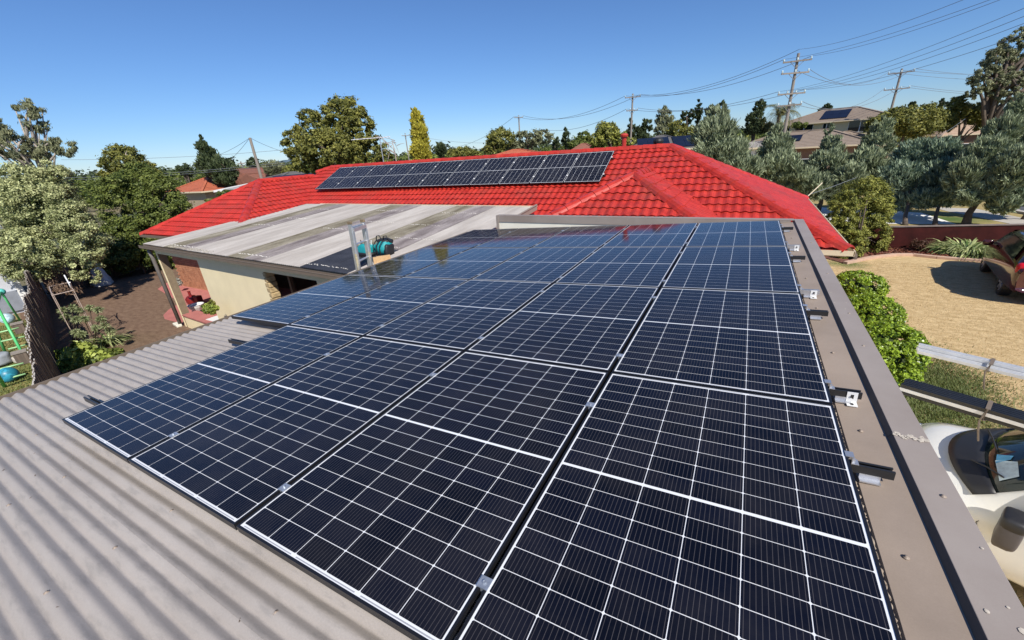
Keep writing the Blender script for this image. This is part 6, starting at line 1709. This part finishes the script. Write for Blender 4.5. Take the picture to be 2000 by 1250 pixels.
# ================================================================== BACKGROUND TREES
tree('big_round_tree', 'big dense olive-green tree with rounded crown left of the television antenna', [pl(672, 222, 50, 38, 31), pl(612, 255, 48, 42, 31), pl(582, 285, 36, 38, 31), pl(650, 290, 80, 45, 30.5), pl(718, 298, 44, 40, 30.5), pl(698, 250, 42, 44, 31), pl(748, 315, 28, 26, 30), pl(600, 320, 40, 22, 30)],
     LM['olive'], 420, 48000, 0.19, 0.5, rfac=0.14, inner=0.55, limbs=8)
tree('golden_conifer', 'narrow pointed bright yellow conifer standing behind the red ridge', [pl(822, 300, 23, 28, 27), pl(820, 270, 20, 32, 27), pl(816, 242, 15, 26, 27), pl(811, 222, 8, 18, 27)], LM['gold'], 230, 17000, 0.16, 0.4, style='spray', rfac=0.2, inner=0.6)
BT = [
 ('conifer', 'small dark round conifer just right of the golden conifer', [(861, 293, 11, 15)], 50, 'pine', 1800, .45, 'spray'),
 ('tree', 'low olive trees between the golden conifer and the open grey tree', [(900, 299, 30, 14), (925, 302, 22, 10)], 60, 'olive', 2600, .4, 'leaf'),
 ('tree', 'rounded olive tree with ragged left side below the distant pole', [(978, 275, 34, 28), (965, 290, 26, 16)], 55, 'olive', 5000, .33, 'leaf'),
 ('tree', 'open-crowned gum tree with visible trunks right of the distant pole', [(1030, 270, 30, 20), (1062, 268, 20, 18), (1005, 285, 22, 14)], 55, 'gum', 3600, .33, 'leaf'),
 ('conifer', 'dark pointed conifer spire left of the brown roof', [(1105, 272, 9, 16), (1105, 258, 4, 10)], 70, 'pine', 1300, .5, 'spray'),
 ('conifer', 'short dark conifer at the right of the open gum tree', [(1086, 282, 9, 14)], 70, 'pine', 900, .5, 'spray'),
 ('tree', 'grey-green domed tree behind the brown roof', [(1140, 268, 17, 13), (1125, 282, 28, 12)], 75, 'mid', 2600, .5, 'leaf'),
 ('tree', 'bright yellow-green tree left of the red flue', [(1185, 260, 28, 27), (1165, 275, 20, 18), (1210, 272, 22, 18), (1228, 280, 16, 14)], 50, 'bush', 6500, .3, 'leaf'),
 ('pine_tree', 'dark layered pine behind the slim power pole', [(1240, 262, 20, 22), (1262, 250, 16, 18), (1255, 275, 24, 14), (1232, 245, 8, 14)], 62, 'pine', 3600, .5, 'spray'),
 ('willow', 'pale drooping willow-like tree right of the slim power pole', [(1298, 232, 20, 26), (1290, 255, 16, 16)], 55, 'gum', 3200, .36, 'hang'),
 ('tree', 'dull olive bush under the willow-like tree', [(1322, 255, 26, 20), (1350, 262, 24, 20)], 45, 'olive', 4200, .3, 'leaf'),
 ('conifer', 'dark conifer spire behind the leftmost juniper, taller of two', [(1364, 222, 9, 20), (1364, 206, 4, 12)], 62, 'pine', 1400, .45, 'spray'),
 ('conifer', 'dark conifer spire behind the leftmost juniper, shorter of two', [(1350, 228, 8, 16), (1335, 228, 9, 10)], 62, 'pine', 1300, .45, 'spray'),
 ('conifer', 'dark conifer behind the leftmost juniper, right side spire', [(1408, 212, 10, 16), (1385, 220, 14, 14)], 60, 'pine', 1300, .45, 'spray'),
 ('conifer', 'broad dark conifer left of the tall power pole', [(1482, 212, 14, 18), (1476, 235, 24, 20), (1480, 250, 30, 14)], 50, 'pine', 4200, .42, 'spray'),
 ('conifer', 'small dark tree above the left of the two storey house', [(1612, 212, 14, 9)], 75, 'pine', 1000, .5, 'spray'),
 ('tree', 'low green bush left of the two storey house', [(1562, 244, 18, 7)], 58, 'mid', 1000, .4, 'leaf'),
 ('hedge_tree', 'wide dark olive tree mass behind the leaning right pole', [(1760, 232, 60, 26), (1720, 245, 40, 26), (1810, 230, 45, 30), (1790, 250, 60, 22)], 42, 'olive', 14000, .27, 'leaf'),
 ('tree', 'dull olive bushy tree under the big gum', [(1868, 212, 32, 28), (1905, 222, 32, 24), (1850, 240, 30, 20), (1925, 235, 30, 26)], 44, 'olive', 11000, .27, 'leaf'),
 ('pine_tree', 'small dark treetop above the wide olive mass, left one', [(1783, 205, 9, 8)], 70, 'pine', 600, .5, 'spray'),
 ('pine_tree', 'small dark treetop above the wide olive mass, right one', [(1838, 203, 8, 9)], 70, 'pine', 600, .5, 'spray'),
 ('tree', 'small round dark tree above the left far roofs', [(492, 318, 12, 12)], 75, 'pine', 900, .5, 'leaf'),
 ('tree', 'feathery grey-green bush right of the service pole', [(535, 330, 26, 18)], 45, 'gum', 2600, .3, 'spray'),
 ('tree', 'olive bush between service pole and big round tree', [(575, 336, 28, 16)], 42, 'olive', 3000, .28, 'leaf'),
 ('tree', 'dark bush behind the white pergola', [(440, 380, 22, 10), (420, 395, 24, 10)], 30, 'mid', 2400, .2, 'leaf'),
 ('bush', 'green bush below the white pergola at the roof edge', [(445, 388, 16, 8)], 27, 'mid', 1500, .17, 'leaf'),
 ('tree', 'dark tree mass behind the orange-tiled house ridge, low', [(935, 303, 22, 8)], 90, 'mid', 900, .6, 'leaf'),
]
for nm, lab, lbs, zc, lm, n, sz, sty in BT:
    tree(nm, lab, [pl(a_, b2, c2, d2, zc) for a_, b2, c2, d2 in lbs], LM[lm], max(14, n // 45), n, sz, 0.45 if sty == 'leaf' else 0.3, style=sty, rfac=0.2, inner=0.45, limbs=2)
tree('big_gum_tree', 'big spreading eucalypt with dark limbs filling the top right', [pl(1985, 85, 45, 32, 40), pl(1950, 120, 45, 32, 40), pl(2020, 130, 50, 50, 40), pl(1925, 155, 40, 30, 40), pl(1968, 170, 42, 30, 39.5), pl(1905, 178, 24, 16, 40), pl(2010, 195, 40, 26, 40)],
     LM['gum'], 230, 30000, 0.22, 0.45, rfac=0.15, inner=0.5, limbs=18, trunk_r=.45, base=(float(P3(1935, 200, 40)[0]), float(P3(1935, 200, 40)[1]), 0.0))
# palm
c_ = PP(1523, 222, 47); t = thing('palm_tree', 'shaggy palm left of the tall power pole', 'palm', (c_.x, c_.y, 0))
mb = MB(); mb.tube([(c_.x, c_.y, 0), c_], .2, 8); mb.build('trunk', M['bark'], t)
V = []; Q = []; T = []; k_ = 0; r_ = random.Random(21)
for i in range(34):
    a_ = r_.random() * 2 * PI; e = r_.uniform(-.3, 1.3); p_ = c_.copy(); dx, dy = math.cos(a_), math.sin(a_)
    for s_ in range(7):
        q_ = p_ + Vector((dx * math.cos(e), dy * math.cos(e), math.sin(e))) * .38; e -= .28
        for kk in range(6):
            w_ = Vector((-dy, dx, 0)) * (.42 * (1 if kk % 2 else -1)) + Vector((0, 0, -.25)); o_ = p_.lerp(q_, kk / 6)
            V += [o_, o_ + w_ * .5 + (q_ - p_) * .1, o_ + w_ + (q_ - p_) * .3, o_ + w_ * .5 + (q_ - p_) * .25]; Q.append((k_, k_ + 1, k_ + 2, k_ + 3)); k_ += 4; T.append(r_.random())
        p_ = q_
link('fronds', npmesh('fronds', np.array([tuple(v_) for v_ in V]), np.array(Q), np.array(T)), LM['palm'], t)
# far woods that read as one mass along the horizon
def woods(name, px0, px1, zc, h0, h1, n, mt, seed, size, step=16):
    r = np.random.default_rng(seed); cs = []; rs = []
    for px in np.arange(px0, px1, step):
        for q in range(3):
            h = h0 + (h1 - h0) * r.random(); zz_ = zc * (.85 + .4 * r.random())
            p_ = P3(px + r.normal() * 10, 300, zz_); R_ = h * .5
            for j in range(5): cs.append([p_[0] + r.normal() * R_ * .6, p_[1] + r.normal() * R_ * .6, h * (.25 + .6 * r.random())]); rs.append(R_ * .55)
    cs = np.array(cs); rs = np.array(rs)
    V, Q, T = leaves(cs, np.tile([0, 0, 1.0], (len(cs), 1)), max(6, n // len(cs)), rs, size, .5, 'leaf', seed)
    V[:, 2] = np.maximum(V[:, 2], .05)
    o = link(name, npmesh(name, V, Q, T), mt); o['kind'] = 'stuff'
woods('far_trees', -120, 2120, 150, 4.0, 7.5, 60000, LM['mid'], 41, 1.1)
woods('farther_trees', -120, 2120, 420, 8, 17, 30000, LM['pine'], 42, 3.5)
woods('street_trees', 850, 2060, 75, 3.0, 4.8, 30000, LM['olive'], 43, .55, 22)
woods('backyard_trees', -60, 620, 70, 2.6, 3.9, 20000, LM['mid'], 44, .55, 20)
